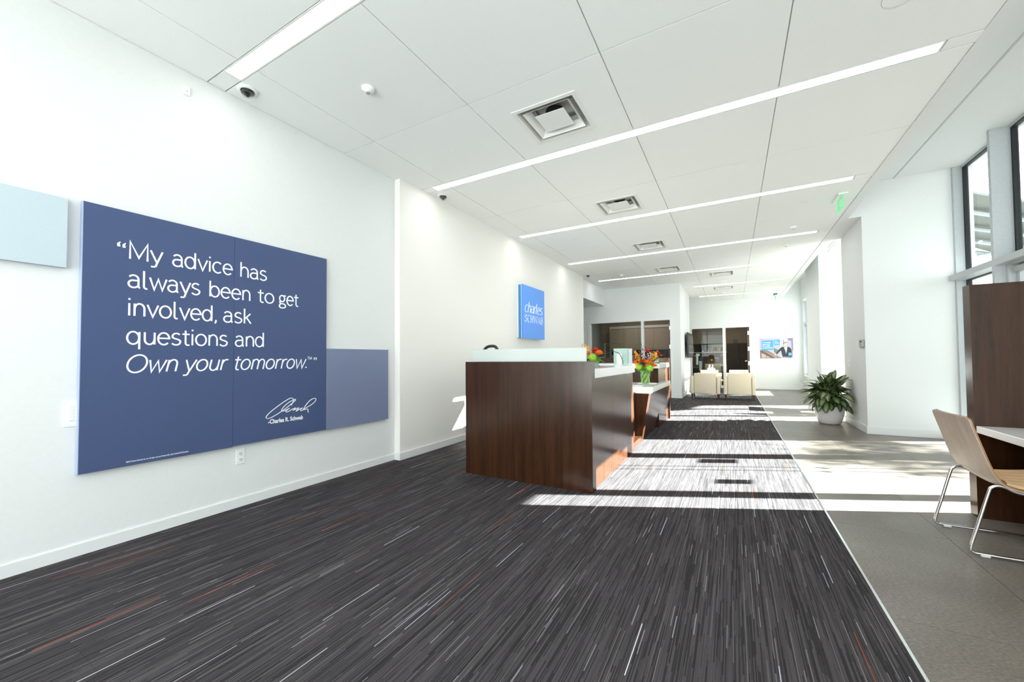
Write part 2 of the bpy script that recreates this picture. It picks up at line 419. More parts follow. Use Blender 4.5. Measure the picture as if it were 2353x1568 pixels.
struct('wall_office', MB().box(PX-.245, PX-.12, OY, OY+.12, 0, 2.365).box(-5.3, PX-.12, OY, OY+.12, 2.365, CZ+.1).box(-5.3, -4.10, OY, OY+.12, 0, 2.365), M['wall'])
struct('wall_corridor', MB().box(-5.4, -5.3, 9.9, 21.5, 0, 3.5).box(-5.4, WX-.2, 9.9, JE, 0, 3.5), M['wall'])
struct('ceiling_bulkhead', MB().box(-5.3, -3.557, JE, OY, 2.86, CZ+.05), M['wall'])
for yy in (10.7, 11.5): MB().box(-5.2, -3.6, yy, yy+.02, 2.857, 2.862).build('ceiling_joint', M['grid'], kind='structure')
# base boards
def base(name, *b): struct(name, MB().box(*b), M['trim'])
base('baseboard_left', WX, WX+.012, -2.9, JY-.001, 0, .072)
base('baseboard_feature', JX, JX+.014, JY, JE, 0, .085)
base('baseboard_feature_end', WX, JX+.014, JY-.013, JY, 0, .085)
base('baseboard_pier', 1.776, 1.79, 7.987, 9.34, 0, .11)
base('baseboard_pier_front', 1.776, 2.68, 7.986, 8.0, 0, .11)
base('baseboard_back', .60, 2.14, FY-.014, FY, 0, .11)
base('baseboard_return', PX, PX+.014, OY-.013, 15.3, 0, .11)
base('baseboard_office', PX-.26, PX+.014, OY-.014, OY, 0, .11)
base('baseboard_window', 2.126, 2.14, 14.93, FY-.01, 0, .11)

# ---- window wall of bay 3 (far, behind the far pier) with sill
struct('wall_window_far', MB().box(2.14, 2.45, 14.90, FY+.1, 0, .54).box(2.14, 2.45, 14.90, FY+.1, 3.13, HZ).box(2.14, 2.45, 17.03, FY+.1, .54, 3.13), M['wall'])
# ---- curtain walls
def mullion(mb, ya, yb, z0=0, z1=HZ, x0=2.71, x1=2.93): mb.box(x0, x1, ya, yb, z0, z1)
def pane(name, parent, *b):
    return MB().box(*b).build(name, M['glass'], parent)
win1 = thing('window_1', 'tall glazed entrance bay in satin aluminium framing beside the white pier', None, (2.82, 6.2, 0), kind='structure')
mb = MB(); mullion(mb, 7.945, 8.0, x0=2.785); mb.build('jamb', M['alu'], win1)
for ya, yb in ((6.83, 6.88), (5.28, 5.31), (4.36, 4.45)):
    mb = MB(); mullion(mb, ya, yb); mb.build('mullion', M['alu'], win1)
mb = MB(); mullion(mb, 4.45, 5.28, 2.255, 2.33); mullion(mb, 5.31, 6.83, 2.255, 2.33); mullion(mb, 6.88, 7.945, 2.255, 2.33); mb.build('transom', M['alu'], win1)
mb = MB(); mullion(mb, 4.45, 7.945, HZ-.03, HZ, x0=2.87); mb.build('head_rail', M['alu'], win1)
mb = MB(); mullion(mb, 6.88, 7.945, 0, .06); mb.build('sill_rail', M['alu'], win1)
for ya, yb in ((6.88, 7.945), (5.31, 6.83), (4.45, 5.28)):
    for za, zb in ((2.33, HZ-.03), (.03, 2.255)):
        if ya == 5.31 and za < 1: continue
        g = MB(); e = .028
        g.box(GX-.05, GX, ya, ya+e, za, zb).box(GX-.05, GX, yb-e, yb, za, zb).box(GX-.05, GX, ya+e, yb-e, za, za+.012).box(GX-.05, GX, ya+e, yb-e, zb-.012, zb).build('gasket', M['gasket'], win1)
        pane('pane', win1, GX-.03, GX-.022, ya+e, yb-e, za+.01, zb-.01)
dr = thing('door_1', 'glass entrance door with aluminium frame', None, (2.86, 6.07, 0), kind='structure')
MB().box(2.80, 2.92, 5.31, 6.83, 2.232, 2.254).box(2.80, 2.92, 5.31, 5.36, 0, 2.232).box(2.80, 2.92, 6.78, 6.83, 0, 2.232).build('door_frame', M['alu'], dr)
MB().box(2.86, 2.90, 5.37, 6.77, 2.20, 2.228).box(2.86, 2.90, 5.37, 5.40, .0, 2.20).box(2.86, 2.90, 6.72, 6.77, 0, 2.20).box(2.86, 2.90, 5.40, 6.72, 0.01, .12).build('door_leaf', M['alu'], dr)
MB().box(2.80, 2.86, 6.35, 6.70, 2.14, 2.20).build('door_closer', M['steelgrey'], dr)
pane('pane', dr, 2.875, 2.883, 5.40, 6.72, .12, 2.20)
for yy in (6.13, 6.28): MB().tube([(2.80, yy, .15), (2.80, yy, 1.05), (2.80, yy, 1.98)], .009).build('pull_bar', M['chrome'], dr)
MB().tube([(2.80, 6.13, 1.02), (2.875, 6.13, 1.02)], .016).tube([(2.80, 6.28, 1.02), (2.875, 6.28, 1.02)], .016).build('pull_fixing', M['chrome'], dr)
for yy, zz, lb in ((6.475, 1.44, 'small square decal on the glass entrance door, the one nearer the white pier'), (5.65, 1.38, 'small square decal on the glass entrance door, the one farther from the pier')):
    MB().box(2.868, 2.873, yy, yy+(.195 if yy > 6 else .15), zz, zz+(.2 if yy > 6 else .16)).build('glass_decal', M['white'], label=lb, cat='sticker', group='decals on the entrance glass')
win2 = thing('window_2', 'glazed bay between the two white piers', None, (2.82, 11.1, 0), kind='structure')
mb = MB(); 
for ya, yb in ((9.33, 9.36), (10.50, 10.54), (11.68, 11.72), (12.55, 12.85)): mullion(mb, ya, yb)
mullion(mb, 9.36, 12.55, 2.255, 2.33); mullion(mb, 9.36, 12.55, HZ-.04, HZ); mb.build('frame', M['alu'], win2)
for ya, yb in ((9.36, 10.5), (10.54, 11.68), (11.72, 12.55)):
    pane('pane', win2, GX-.03, GX-.022, ya, yb, .01, 2.255); pane('pane', win2, GX-.03, GX-.022, ya, yb, 2.33, HZ-.04)
win3 = thing('window_3', 'narrow two-pane window beside the far white pier', None, (2.3, 16, .54), kind='structure')
MB().box(2.24, 2.36, 14.93, 17.03, .54, .58).box(2.24, 2.36, 14.93, 17.03, 3.09, 3.13).box(2.20, 2.36, 14.93, 17.03, 2.27, 2.345).box(2.15, 2.36, 16.95, 17.03, .54, 3.13).build('frame', M['alu'], win3)
MB().box(2.262, 2.303, 16.88, 16.95, .58, 3.09).build('gasket', M['gasket'], win3)
pane('pane', win3, 2.305, 2.312, 14.93, 16.96, .58, 2.27); pane('pane', win3, 2.305, 2.312, 14.93, 16.96, 2.345, 3.09)
# unseen glazed shopfront, added behind the camera to let soft sky light in
win4 = thing('window_added', 'added unseen glazed shopfront behind the camera', None, (0, -2.9, 0), kind='structure')
mb = MB()
for x in (-3.5, -1.9, -.3, 1.3, 2.88): mb.box(x-.03, x+.03, -3.0, -2.85, 0, HZ)
mb.box(-3.56, 2.95, -3.0, -2.85, 2.25, 2.33).box(-3.56, 2.95, -3.0, -2.85, 3.36, HZ+.1).box(-3.56, 2.95, -3.0, -2.85, 0, .08).build('frame', M['alu'], win4)
pane('pane', win4, -3.5, 2.9, -2.93, -2.922, .08, 3.36)

# ---- interior partitions: office 1 front
def part(name, mb, m, parent): return mb.build(name, m, parent)
o1 = thing('window_5', 'white-framed office front beside the reception desk', None, (-3.2, OY, 0), kind='structure')
part('frame', MB().box(-4.12, PX-.245, OY-.02, OY+.13, 2.31, 2.365).box(-4.12, -4.03, OY-.02, OY+.13, 0, 2.31).box(-2.437, -2.365, OY-.02, OY+.13, 0, 2.31).box(PX-.285, PX-.245, OY-.02, OY+.13, 0, 2.31).box(-4.03, -2.437, OY-.01, OY+.12, 0, .1), M['trim'], o1)
part('pane', MB().box(-4.03, -2.437, OY+.05, OY+.058, .1, 2.31), M['glass2'], o1)
d2 = thing('door_2', 'open dark wood office door edge with steel hinges', None, (PX-.3, OY+.05, 0), kind='structure')
part('door_leaf', MB().box(PX-.335, PX-.290, OY+.14, OY+.98, .01, 2.29), M['doorwood'], d2)
for z in (.42, .93, 1.52, 2.08):
    part('hinge', MB().box(PX-.325, PX-.278, OY+.125, OY+.145, z-.055, z+.055), M['chrome'], d2)
# office 1 room
struct('wall_office_left', MB().box(-4.62, -4.5, OY+.1, 15.3, 0, 2.8), M['graywall'])
struct('wall_office_rear', MB().box(-4.6, -2.4, 15.2, 15.3, 0, 2.8).box(-2.4, PX-.12, 15.2, 15.3, 0, 2.8), M['tan'])
struct('ceiling_office', MB().box(-4.6, PX-.1, OY+.12, 15.3, 2.75, 2.8), M['wall'])
fr = thing('window_6', 'white inner frame seen through the office glass', None, (-3, 15.1, 0), kind='structure')
part('frame', MB().box(-4.15, -1.75, 15.12, 15.19, 2.30, 2.39).box(-4.15, -4.08, 15.12, 15.19, 0, 2.3).box(-1.9, -1.75, 15.12, 15.19, 0, 2.3), M['trim'], fr)
for nm_, (lx, ly, lz), lb in (('office_fill_light', (-3.0, 13.9, 2.74), 'added unseen fill light inside the office behind the desk'), ('office_fill_light', (-.6, 19.0, 2.84), 'added unseen fill light inside the far office')):  # unseen light panels, added to brighten the dim office interiors
    t = thing(nm_, lb, 'ceiling light', (lx, ly, lz)); MB().box(lx-.6, lx+.6, ly-.15, ly+.15, lz-.01, lz).build('diffuser', M['ledw'], t); MB().box(lx-.63, lx+.63, ly-.18, ly-.15, lz-.015, lz).box(lx-.63, lx+.63, ly+.15, ly+.18, lz-.015, lz).build('frame', M['white'], t)
cab = thing('wall_cabinet', 'taupe overhead cabinets inside the office behind the desk', 'cabinet', (-3, 15.0, 1.45))
for i in range(4):
    part('door', MB().box(-4.05+.53*i, -4.05+.53*i+.525, 14.78, 14.80, 1.48, 2.25), M['laminate'], cab)
part('body', MB().box(-4.06, -1.93, 14.8, 15.12, 1.47, 2.26), M['laminate'], cab)
MB().box(-4.06, -1.93, 15.08, 15.12, 1.06, 1.47).build('backsplash', M['screen'], label='dark splashback band below the taupe office cabinets', cat='panel')
cr = thing('credenza', 'low dark wood credenza inside the office behind the desk', 'cabinet', (-3, 14.9, 0))
part('body', MB().box(-4.0, -1.95, 14.6, 15.1, .05, .98), M['laminate'], cr); part('top', MB().box(-4.02, -1.93, 14.57, 15.11, .98, 1.02), M['trim'], cr)
pf = thing('picture_frame', 'tall black-framed picture on the grey office wall', 'picture', (-4.5, 13.5, 1.0))
part('frame', MB().box(-4.5, -4.47, 13.28, 13.68, .95, 1.85), M['black'], pf); part('print', MB().box(-4.47, -4.465, 13.33, 13.63, 1.0, 1.80), M['tan'], pf)
lp = thing('desk_lamp', 'slim desk lamp with bright horizontal bar in the office', 'lamp', (-3.75, 13.2, .74))
part('shade', MB().bbox(-3.80, -3.25, 13.15, 13.22, 1.66, 1.685, .01), M['chrome'], lp); part('pole', MB().tube([(-3.78, 13.18, .76), (-3.78, 13.18, 1.66)], .01), M['chrome'], lp); part('base', MB().lathe([(.08, .74), (.08, .765)], (-3.78, 13.18, 0), 14), M['chrome'], lp)
dk = thing('office_desk', 'desk with white top standing inside the office', 'desk', (-3.6, 13.3, 0))
part('top', MB().box(-4.45, -3.0, 12.9, 13.6, .71, .74), M['trim'], dk); part('panel', MB().box(-4.4, -3.05, 12.95, 12.98, 0, .71), M['doorwood'], dk); part('side', MB().box(-3.05, -3.02, 12.95, 13.55, 0, .71), M['doorwood'], dk)
pb = thing('side_return', 'brown storage return with pale top inside the office', 'cabinet', (-3.0, 12.9, 0))
part('body', MB().box(-3.45, -2.5, 12.75, 12.85, 0, 1.12), M['doorwood'], pb); part('cap', MB().box(-3.46, -2.49, 12.74, 12.86, 1.12, 1.28), M['grey'], pb)

# ---- office 2 front, on the far wall
o2 = thing('window_7', 'white-framed office front on the far wall behind the armchairs', None, (-.4, FY, 0), kind='structure')
part('frame', MB().box(-1.50, .59, FY-.02, FY+.13, 2.32, 2.37).box(-.334, -.23, FY-.02, FY+.13, 0, 2.32).box(.546, .59, FY-.02, FY+.13, 0, 2.32).box(-1.47, -1.42, FY-.02, FY+.13, 0, 2.32).box(-1.42, -.334, FY-.01, FY+.12, 0, .1), M['trim'], o2)
part('pane', MB().box(-1.42, -.334, FY+.05, FY+.058, .1, 2.32), M['glass2'], o2)
d3 = thing('door_3', 'open dark wood door of the far office', None, (.5, FY+.1, 0), kind='structure')
part('door_leaf', MB().box(.485, .53, FY+.14, FY+1.0, .01, 2.3), M['doorwood'], d3)
for z in (.3, .95, 1.5, 2.1): part('hinge', MB().box(.50, .548, FY+.125, FY+.145, z-.07, z+.07), M['chrome'], d3)
part('handle', MB().tube([(.485, FY+.92, 1.03), (.43, FY+.92, 1.03), (.43, FY+.80, 1.03)], .012), M['chrome'], d3)
struct('wall_far_office', MB().box(-2.6, 1.3, 20.9, 21.0, 0, 2.9).box(1.2, 1.3, FY+.1, 21, 0, 2.9).box(-2.6, -2.5, FY+.1, 21, 0, 2.9), M['tan'])
struct('ceiling_far_office', MB().box(-2.6, 1.3, FY+.12, 21, 2.85, 2.9), M['wall'])
wd = thing('wardrobe', 'dark brown two-door wardrobe inside the far office', 'cabinet', (.3, 20.5, 0))
part('body', MB().box(-.22, .70, 20.25, 20.85, 0, 1.80), M['wardrobe'], wd)
for i in range(2):
    d = part('door', MB().box(-.21+.46*i, .235+.46*i, 20.22, 20.25, .05, 1.78), M['wardrobe'], wd)
    MB().tube([(.19+.09*i, 20.20, .85), (.19+.09*i, 20.20, 1.15)], .01).build('handle', M['chrome'], d)
MB().box(-.0, .2, 20.4, 20.43, 1.80, 2.0).build('framed_photo', M['black'], label='small dark framed photo standing on the brown wardrobe', cat='picture')
tb = thing('pinboard', 'brown cork pinboard with pinned notes in the far office', 'noticeboard', (-1.3, 20.85, .85))
part('board', MB().box(-2.45, -.24, 20.84, 20.9, .82, 1.38), M['cork'], tb)
random.seed(3)
for i in range(14):
    x = -2.2+.14*i+random.uniform(-.03, .03); z = random.uniform(1.0, 1.25)
    part('note', MB().box(x, x+random.uniform(.06, .12), 20.83, 20.838, z, z+random.uniform(.05, .11)), M['paper'], tb)
MB().box(-2.45, -.24, 20.80, 20.9, 1.43, 1.82).build('shelf_back', M['screen'], label='dark panel behind the shelf in the far office', cat='panel')
MB().box(-2.45, -.24, 20.55, 20.9, 1.39, 1.425).build('wall_shelf', M['quartz'], label='white wall shelf holding framed photos in the far office', cat='shelf')
for x, lb in ((-1.75, 'left framed photo on the white shelf of the far office'), (-.72, 'middle framed photo on the white shelf, largest of the three'), (-.42, 'right framed photo on the white shelf, beside the wardrobe')):
    t = thing('framed_photo', lb, 'picture', (x, 20.62, 1.425), 'framed photos on the far office shelf')
    part('frame', MB().box(x-.12, x+.14, 20.60, 20.62, 1.43, 1.70), M['goldframe'], t); part('print', MB().box(x-.075, x+.095, 20.595, 20.60, 1.475, 1.655), M['photo'], t)
for x, h, lb in ((-1.25, .08, 'small glass on the white office shelf'), (-1.0, .1, 'white mug on the white office shelf')):
    MB().lathe([(.03, 0), (.038, h)], (x, 20.65, 1.426), 12).build('mug', M['white'], label=lb, cat='mug')
t = thing('office_desk', 'dark desk inside the far office', 'desk', (-1.4, 19.5, 0))
part('top', MB().box(-2.3, -.7, 19.2, 19.9, .71, .745), M['laminate'], t); part('panel', MB().box(-2.25, -.75, 19.25, 19.28, 0, .71), M['wardrobe'], t)
t = thing('monitor', 'bright upright monitor on the far office desk', 'monitor', (-1.4, 19.5, .745))
part('screen', MB().box(-1.44, -1.30, 19.45, 19.47, .85, 1.35), M['bright'], t); part('stand', MB().box(-1.40, -1.34, 19.42, 19.5, .745, .86), M['grey'], t)
t = thing('office_chair', 'black high-backed office chair in the far office', 'chair', (-1.12, 19.0, 0))
part('backrest', MB().bbox(-1.32, -.98, 18.95, 19.03, .6, 1.25, .035), M['black'], t); part('seat', MB().bbox(-1.38, -.92, 18.5, 18.98, .42, .5, .03), M['black'], t); part('column', MB().tube([(-1.15, 18.75, .08), (-1.15, 18.75, .42)], .03), M['grey'], t)
part('base', MB().tube([(-1.4, 18.75, .05), (-1.15, 18.75, .09), (-.9, 18.75, .05)], .02).tube([(-1.15, 18.5, .05), (-1.15, 18.75, .09), (-1.15, 19.0, .05)], .02), M['grey'], t)
MB().lathe([(.03, 0), (.03, .16)], (-1.62, 19.45, .746), 10).build('pen_cup', M['yellow'], label='small orange cup on the far office desk', cat='cup')

# ------------------------------------------------------------------ lettering helpers
def arc(cx, cy_, rx, ry, a0, a1, n=14): return [(cx+rx*cos(radians(a0+(a1-a0)*i/n)), cy_+ry*sin(radians(a0+(a1-a0)*i/n))) for i in range(n+1)]
EL = lambda cx, cy_, rx, ry: arc(cx, cy_, rx, ry, 90, 450, 26)
XH = .72
def glyphs():
    g = {}
    g['a'] = (.62, [arc(.27, .49, .21, .23, 150, 0, 12)+[(.48, .16)]+arc(.56, .13, .08, .13, 180, 262, 5), [(.48, .43), (.28, .415)]+arc(.25, .21, .20, .21, 95, 270, 12)+[(.34, .015), (.43, .07), (.48, .16)]])
    g['d'] = (.68, [EL(.29, .36, .25, .36), [(.55, 0), (.55, 1.04)]])
    g['b'] = (.68, [EL(.36, .36, .25, .36), [(.10, 0), (.10, 1.04)]])
    g['q'] = (.68, [EL(.29, .36, .25, .36), [(.55, -.30), (.55, .71)]])
    g['o'] = (.66, [EL(.32, .36, .27, .36)])
    g['c'] = (.60, [arc(.32, .36, .27, .36, 48, 312, 20)])
    g['e'] = (.64, [[(.055, .385), (.575, .385)]+arc(.315, .36, .26, .36, 6, 180, 12)+arc(.315, .36, .26, .36, 180, 318, 12)])
    g['s'] = (.54, [arc(.27, .53, .19, .19, 35, 180, 9)+[(.09, .46), (.20, .39), (.35, .345), (.455, .27)]+arc(.25, .20, .215, .20, 10, -150, 11)])
    g['n'] = (.64, [[(.10, 0), (.10, .71)], [(.10, .40)]+arc(.32, .42, .215, .30, 165, 0, 10)+[(.535, 0)]])
    g['m'] = (.98, [[(.10, 0), (.10, .71)], [(.10, .42)]+arc(.29, .44, .19, .28, 165, 0, 10)+[(.48, 0)], [(.48, .42)]+arc(.68, .44, .19, .28, 165, 0, 10)+[(.87, 0)]])
    g['h'] = (.64, [[(.10, 0), (.10, 1.04)], [(.10, .40)]+arc(.32, .42, .215, .30, 165, 0, 10)+[(.535, 0)]])
    g['u'] = (.64, [[(.10, .71)]+arc(.31, .28, .21, .28, 180, 340, 10)+[(.535, .30)], [(.535, .71), (.535, 0)]])
    g['r'] = (.42, [[(.10, 0), (.10, .71)], [(.10, .42)]+arc(.32, .42, .21, .29, 160, 85, 6)+[(.40, .70)]])
    g['l'] = (.34, [[(.10, 1.04), (.10, .16)]+arc(.20, .15, .10, .15, 185, 275, 5)+[(.26, .0)]])
    g['i'] = (.24, [[(.11, 0), (.11, .71)], [(.11, .90), (.11, 1.00)]])
    g['k'] = (.56, [[(.10, 0), (.10, 1.04)], [(.47, .71), (.11, .31)], [(.22, .43), (.50, 0)]])
    g['t'] = (.42, [[(.18, .92), (.18, .16)]+arc(.29, .16, .11, .16, 180, 275, 6)+[(.38, .01)], [(.02, .69), (.38, .69)]])
    g['v'] = (.56, [[(.03, .71), (.28, 0), (.53, .71)]])
    g['w'] = (.84, [[(.03, .71), (.23, 0), (.42, .66), (.61, 0), (.81, .71)]])
    g['y'] = (.58, [[(.03, .71), (.30, .02)], [(.55, .71), (.27, -.14)]+arc(.16, -.13, .12, .13, -20, -95, 5)+[(.05, -.26)]])
    g['g'] = (.62, [EL(.28, .47, .20, .24), [(.42, .63), (.46, .70), (.58, .70)], arc(.30, .20, .21, .09, 110, 200, 5)+[(.12, .11), (.20, .075), (.42, .06)]+arc(.40, -.09, .15, .15, 60, -60, 7)+arc(.28, -.12, .22, .14, -50, -180, 8)+[(.07, -.05), (.16, .055)]])
    g[','] = (.24, [[(.12, .09), (.12, .0), (.07, -.14)]])
    g['.'] = (.24, [[(.10, 0), (.10, .10)]])
    g['M'] = (.92, [[(.10, 0), (.10, 1.0), (.46, .12), (.82, 1.0), (.82, 0)]])
    g['O'] = (.98, [EL(.48, .50, .42, .51)])
    g['S'] = (.66, [arc(.33, .75, .23, .25, 30, 180, 10)+[(.12, .66), (.25, .57), (.45, .47), (.56, .36)]+arc(.32, .26, .26, .26, 15, -155, 12)])
    g['C'] = (.78, [arc(.42, .5, .34, .51, 45, 315, 22)])
    g['H'] = (.80, [[(.12, 0), (.12, 1)], [(.68, 0), (.68, 1)], [(.12, .52), (.68, .52)]])
    g['W'] = (1.1, [[(.04, 1), (.30, 0), (.55, .92), (.80, 0), (1.06, 1)]])
    g['A'] = (.80, [[(.04, 0), (.40, 1), (.76, 0)], [(.17, .34), (.63, .34)]])
    g['B'] = (.70, [[(.12, 0), (.12, 1), (.38, 1)]+arc(.36, .765, .20, .235, 80, -90, 8)+[(.12, .53)], [(.36, .53)]+arc(.38, .265, .25, .265, 85, -90, 9)+[(.12, 0)]])
    return g
G = glyphs()
def ribbon(mb, pts, th, to3, pen=None, h=.0015):
    P = [Vector((p[0], p[1])) for p in pts]; n = len(P)
    closed = (P[0]-P[-1]).length < 1e-6
    L, R = [], []
    for i in range(n):
        a = P[i-1] if i > 0 else (P[-2] if closed else P[0]); b = P[i+1] if i < n-1 else (P[1] if closed else P[-1])
        d1 = (P[i]-a); d2 = (b-P[i])
        if d1.length < 1e-9: d1 = d2
        if d2.length < 1e-9: d2 = d1
        d1.normalize(); d2.normalize(); t = (d1+d2)
        if t.length < 1e-3: t = d1
        t.normalize(); nn = Vector((-t.y, t.x)); c = max(.45, t.dot(d1))
        hw = th/2 if pen is None else pen(t, i/(n-1))/2
        L.append(P[i]+nn*hw/c); R.append(P[i]-nn*hw/c)
    vs = []; 
    for l, r in zip(L, R):
        hq = h+.0004*len(vs)/(4*n)
        for q, hh in ((l, 0), (r, 0), (l, hq), (r, hq)): vs.append(to3(q.x, q.y, hh))
    fs = []
    for i in range(n-1):
        a, b = i*4, i*4+4
        fs += [(a+2, b+2, b+3, a+3), (a, a+1, b+1, b), (a, b, b+2, a+2), (a+1, a+3, b+3, b+1)]
    fs += [(0, 2, 3, 1), (n*4-4, n*4-3, n*4-1, n*4-2)]
    mb.add(vs, fs)
def word(txt, to3, y0, y1, zb, cap, th=.092, shear=0, sx_pen=None, track=0):
    """glyph skeletons laid so that ink runs from y0 to y1 on baseline zb"""
    mb = MB(); adv = 0; strokes = []
    for ch in txt:
        wdt, ss = G[ch]
        for s_ in ss: strokes.append([(adv+p[0]+shear*p[1], p[1]) for p in s_])
        adv += wdt+track
    lo = min(p[0] for s_ in strokes for p in s_)-th/2; hi = max(p[0] for s_ in strokes for p in s_)+th/2
    k_ = (y1-y0)/(hi-lo)
    for i_, s_ in enumerate(strokes):
        ribbon(mb, [(y0+(p[0]-lo)*k_, zb+p[1]*cap) for p in s_], th*cap, to3, sx_pen, .0010+.0005*(i_ % 4))
    return mb

# ------------------------------------------------------------------ left wall: quote board and colour panels
BX = -3.517
bn = thing('quote_board', 'large navy blue board with white quotation lettering on the left wall', 'sign', (WX, 1.65, .50))
MB().box(WX+.003, BX, .809, 1.6645, .505, 2.207).build('board_panel', M['banner'], bn)
MB().box(WX+.003, BX, 1.6665, 2.497, .510, 2.207).build('board_panel', M['banner'], bn)
MB().box(WX+.003, BX-.0005, .805, .809, .505, 2.207).build('side_edge', M['bannerside'], bn)
T3 = lambda y, z, h: (BX+h, y, z)
cap = .1165
LINES = [[('My', 1.024, 1.208), ('advice', 1.257, 1.653), ('has', 1.708, 1.921)], [('always', 1.019, 1.432), ('been', 1.491, 1.788), ('to', 1.841, 1.985), ('get', 2.025, 2.210)],
         [('involved,', 1.025, 1.543), ('ask', 1.587, 1.799)], [('questions', 1.017, 1.622), ('and', 1.673, 1.900)]]
for i, ln in enumerate(LINES):
    zb = 1.890-.1912*i
    for tx, a, b in ln: word(tx, T3, a, b, zb, cap).build('lettering', M['letter'], bn)
for tx, a, b in (('Own', 1.021, 1.301), ('your', 1.325, 1.633), ('tomorrow.', 1.672, 2.291)):
    word(tx, T3, a, b, 1.1255, cap, .088, .20).build('lettering', M['letter'], bn)
mb = MB()
tm = lambda y, z, h: (BX+h, y, z)
for s_ in ([(2.298, 1.230), (2.316, 1.230)], [(2.307, 1.230), (2.307, 1.205)], [(2.321, 1.205), (2.322, 1.230), (2.331, 1.209), (2.340, 1.230), (2.341, 1.205)]): ribbon(mb, s_, .0032, tm)
def quote(y, z, sgn, k_=1.0):
    pts = [(y, z-.013*sgn*k_), (y, z-.003*sgn*k_), (y-.002*sgn*k_, z+.006*sgn*k_), (y+.008*sgn*k_, z+.019*sgn*k_)]
    ribbon(mb, pts, .01, tm, lambda t, f: k_*(.0150 if f < .45 else .0150-.010*(f-.45)/.55))
quote(.973, 1.973, 1); quote(.999, 1.970, 1); quote(2.369, 1.214, -1, .75); quote(2.389, 1.214, -1, .75)
mb.build('punctuation', M['letter'], bn, kind='stuff')
# signature traced as a pen line
S2 = 2091/160
def onboard(px, py):
    x = (px/S2+600-CX)/F; y = -(py/S2+880-CY)/F
    d = _r2*x+_u2*y+_f; t = BX/d.x; return (t*d.y, 1.2+t*d.z)
def smooth(pts, k_=5):
    o = []
    for i in range(len(pts)-1):
        p0 = pts[max(i-1, 0)]; p1 = pts[i]; p2 = pts[i+1]; p3 = pts[min(i+2, len(pts)-1)]
        for j in range(k_):
            t = j/k_; o.append(tuple(.5*((2*b)+(-a+c)*t+(2*a-5*b+4*c-d)*t*t+(-a+3*b-3*c+d)*t**3) for a, b, c, d in zip(p0, p1, p2, p3)))
    return o+[pts[-1]]
SIG = [[(895, 680), (955, 590), (965, 500), (930, 460), (860, 470), (720, 550), (520, 690), (300, 860), (170, 990), (150, 1050), (190, 1075), (290, 1050), (470, 950), (640, 840), (800, 720), (960, 590), (1030, 520), (1020, 495), (960, 520), (830, 590), (700, 700), (630, 790), (615, 840), (650, 855), (720, 830), (850, 765), (800, 800), (740, 860), (770, 880), (850, 845), (940, 790), (1040, 755), (960, 825), (1050, 790), (1130, 750), (1050, 855), (1140, 800), (1240, 755), (1190, 800), (1190, 840), (1250, 820), (1290, 760), (1360, 650), (1480, 520), (1600, 465), (1645, 490), (1610, 570), (1490, 670), (1320, 770), (1280, 810), (1380, 790), (1410, 800), (1400, 840), (1425, 895)]]
mb = MB(); rnd = random.Random(2)
for s_ in SIG:
    pts = smooth([onboard(*p) for p in s_], 6)
    ribbon(mb, pts, .006, tm, lambda t, f: .0045+.0035*abs(t.y*.6+t.x*.2))
mb.build('signature', M['letter'], bn)
def text(body, size, m, parent, loc, rot, name='lettering', sx=1.0, offset=0.0, align='LEFT', shear=0, spacing=1.0, ext=.0006):
    cu = bpy.data.curves.new(name, 'FONT'); cu.body = body; cu.size = size; cu.align_x = align; cu.offset = offset; cu.shear = shear; cu.space_line = spacing; cu.extrude = ext; cu.resolution_u = 3
    cu.materials.append(m); o = bpy.data.objects.new(name, cu); C.objects.link(o)
    bpy.context.view_layer.update()
    me = bpy.data.meshes.new_from_object(o.evaluated_get(bpy.context.evaluated_depsgraph_get())); bpy.data.objects.remove(o)
    me.name = name; o = bpy.data.objects.new(name, me); C.objects.link(o)
    if not me.materials: me.materials.append(m)
    if parent: o.parent = parent; loc = Vector(loc)-wloc(parent)
    o.location = loc; o.rotation_euler = rot; o.scale = (sx, 1, 1); return o
RLEFT = (pi/2, 0, pi/2)
text('-Charles R. Schwab', .052, M['letter'], bn, (BX+.001, 1.941, .6485), RLEFT, sx=.775, offset=.0014)
text('\u00a92013 Charles Schwab & Co., Inc. All rights reserved. Member SIPC. (0513-3376) MKT78142 (6/13)', .0135, M['letter'], bn, (BX+.001, 1.028, .527), RLEFT, sx=.62)

t = thing('wall_panel', 'pale grey-blue rectangular panel on the wall, left of the quote board', 'wall panel', (WX, .0, 1.77))
MB().box(WX+.003, BX, -.45, .742, 1.772, 2.195).build('panel', M['ltblue'], t)
t = thing('wall_panel', 'slate blue square panel on the wall, right of the quote board', 'wall panel', (WX, 2.9, .5))
MB().box(WX+.003, BX, 2.505, 3.302, .507, 1.312).build('panel', M['lilac'], t); MB().box(WX+.003, BX-.001, 2.501, 2.505, .507, 1.312).build('side_edge', M['grey'], t)

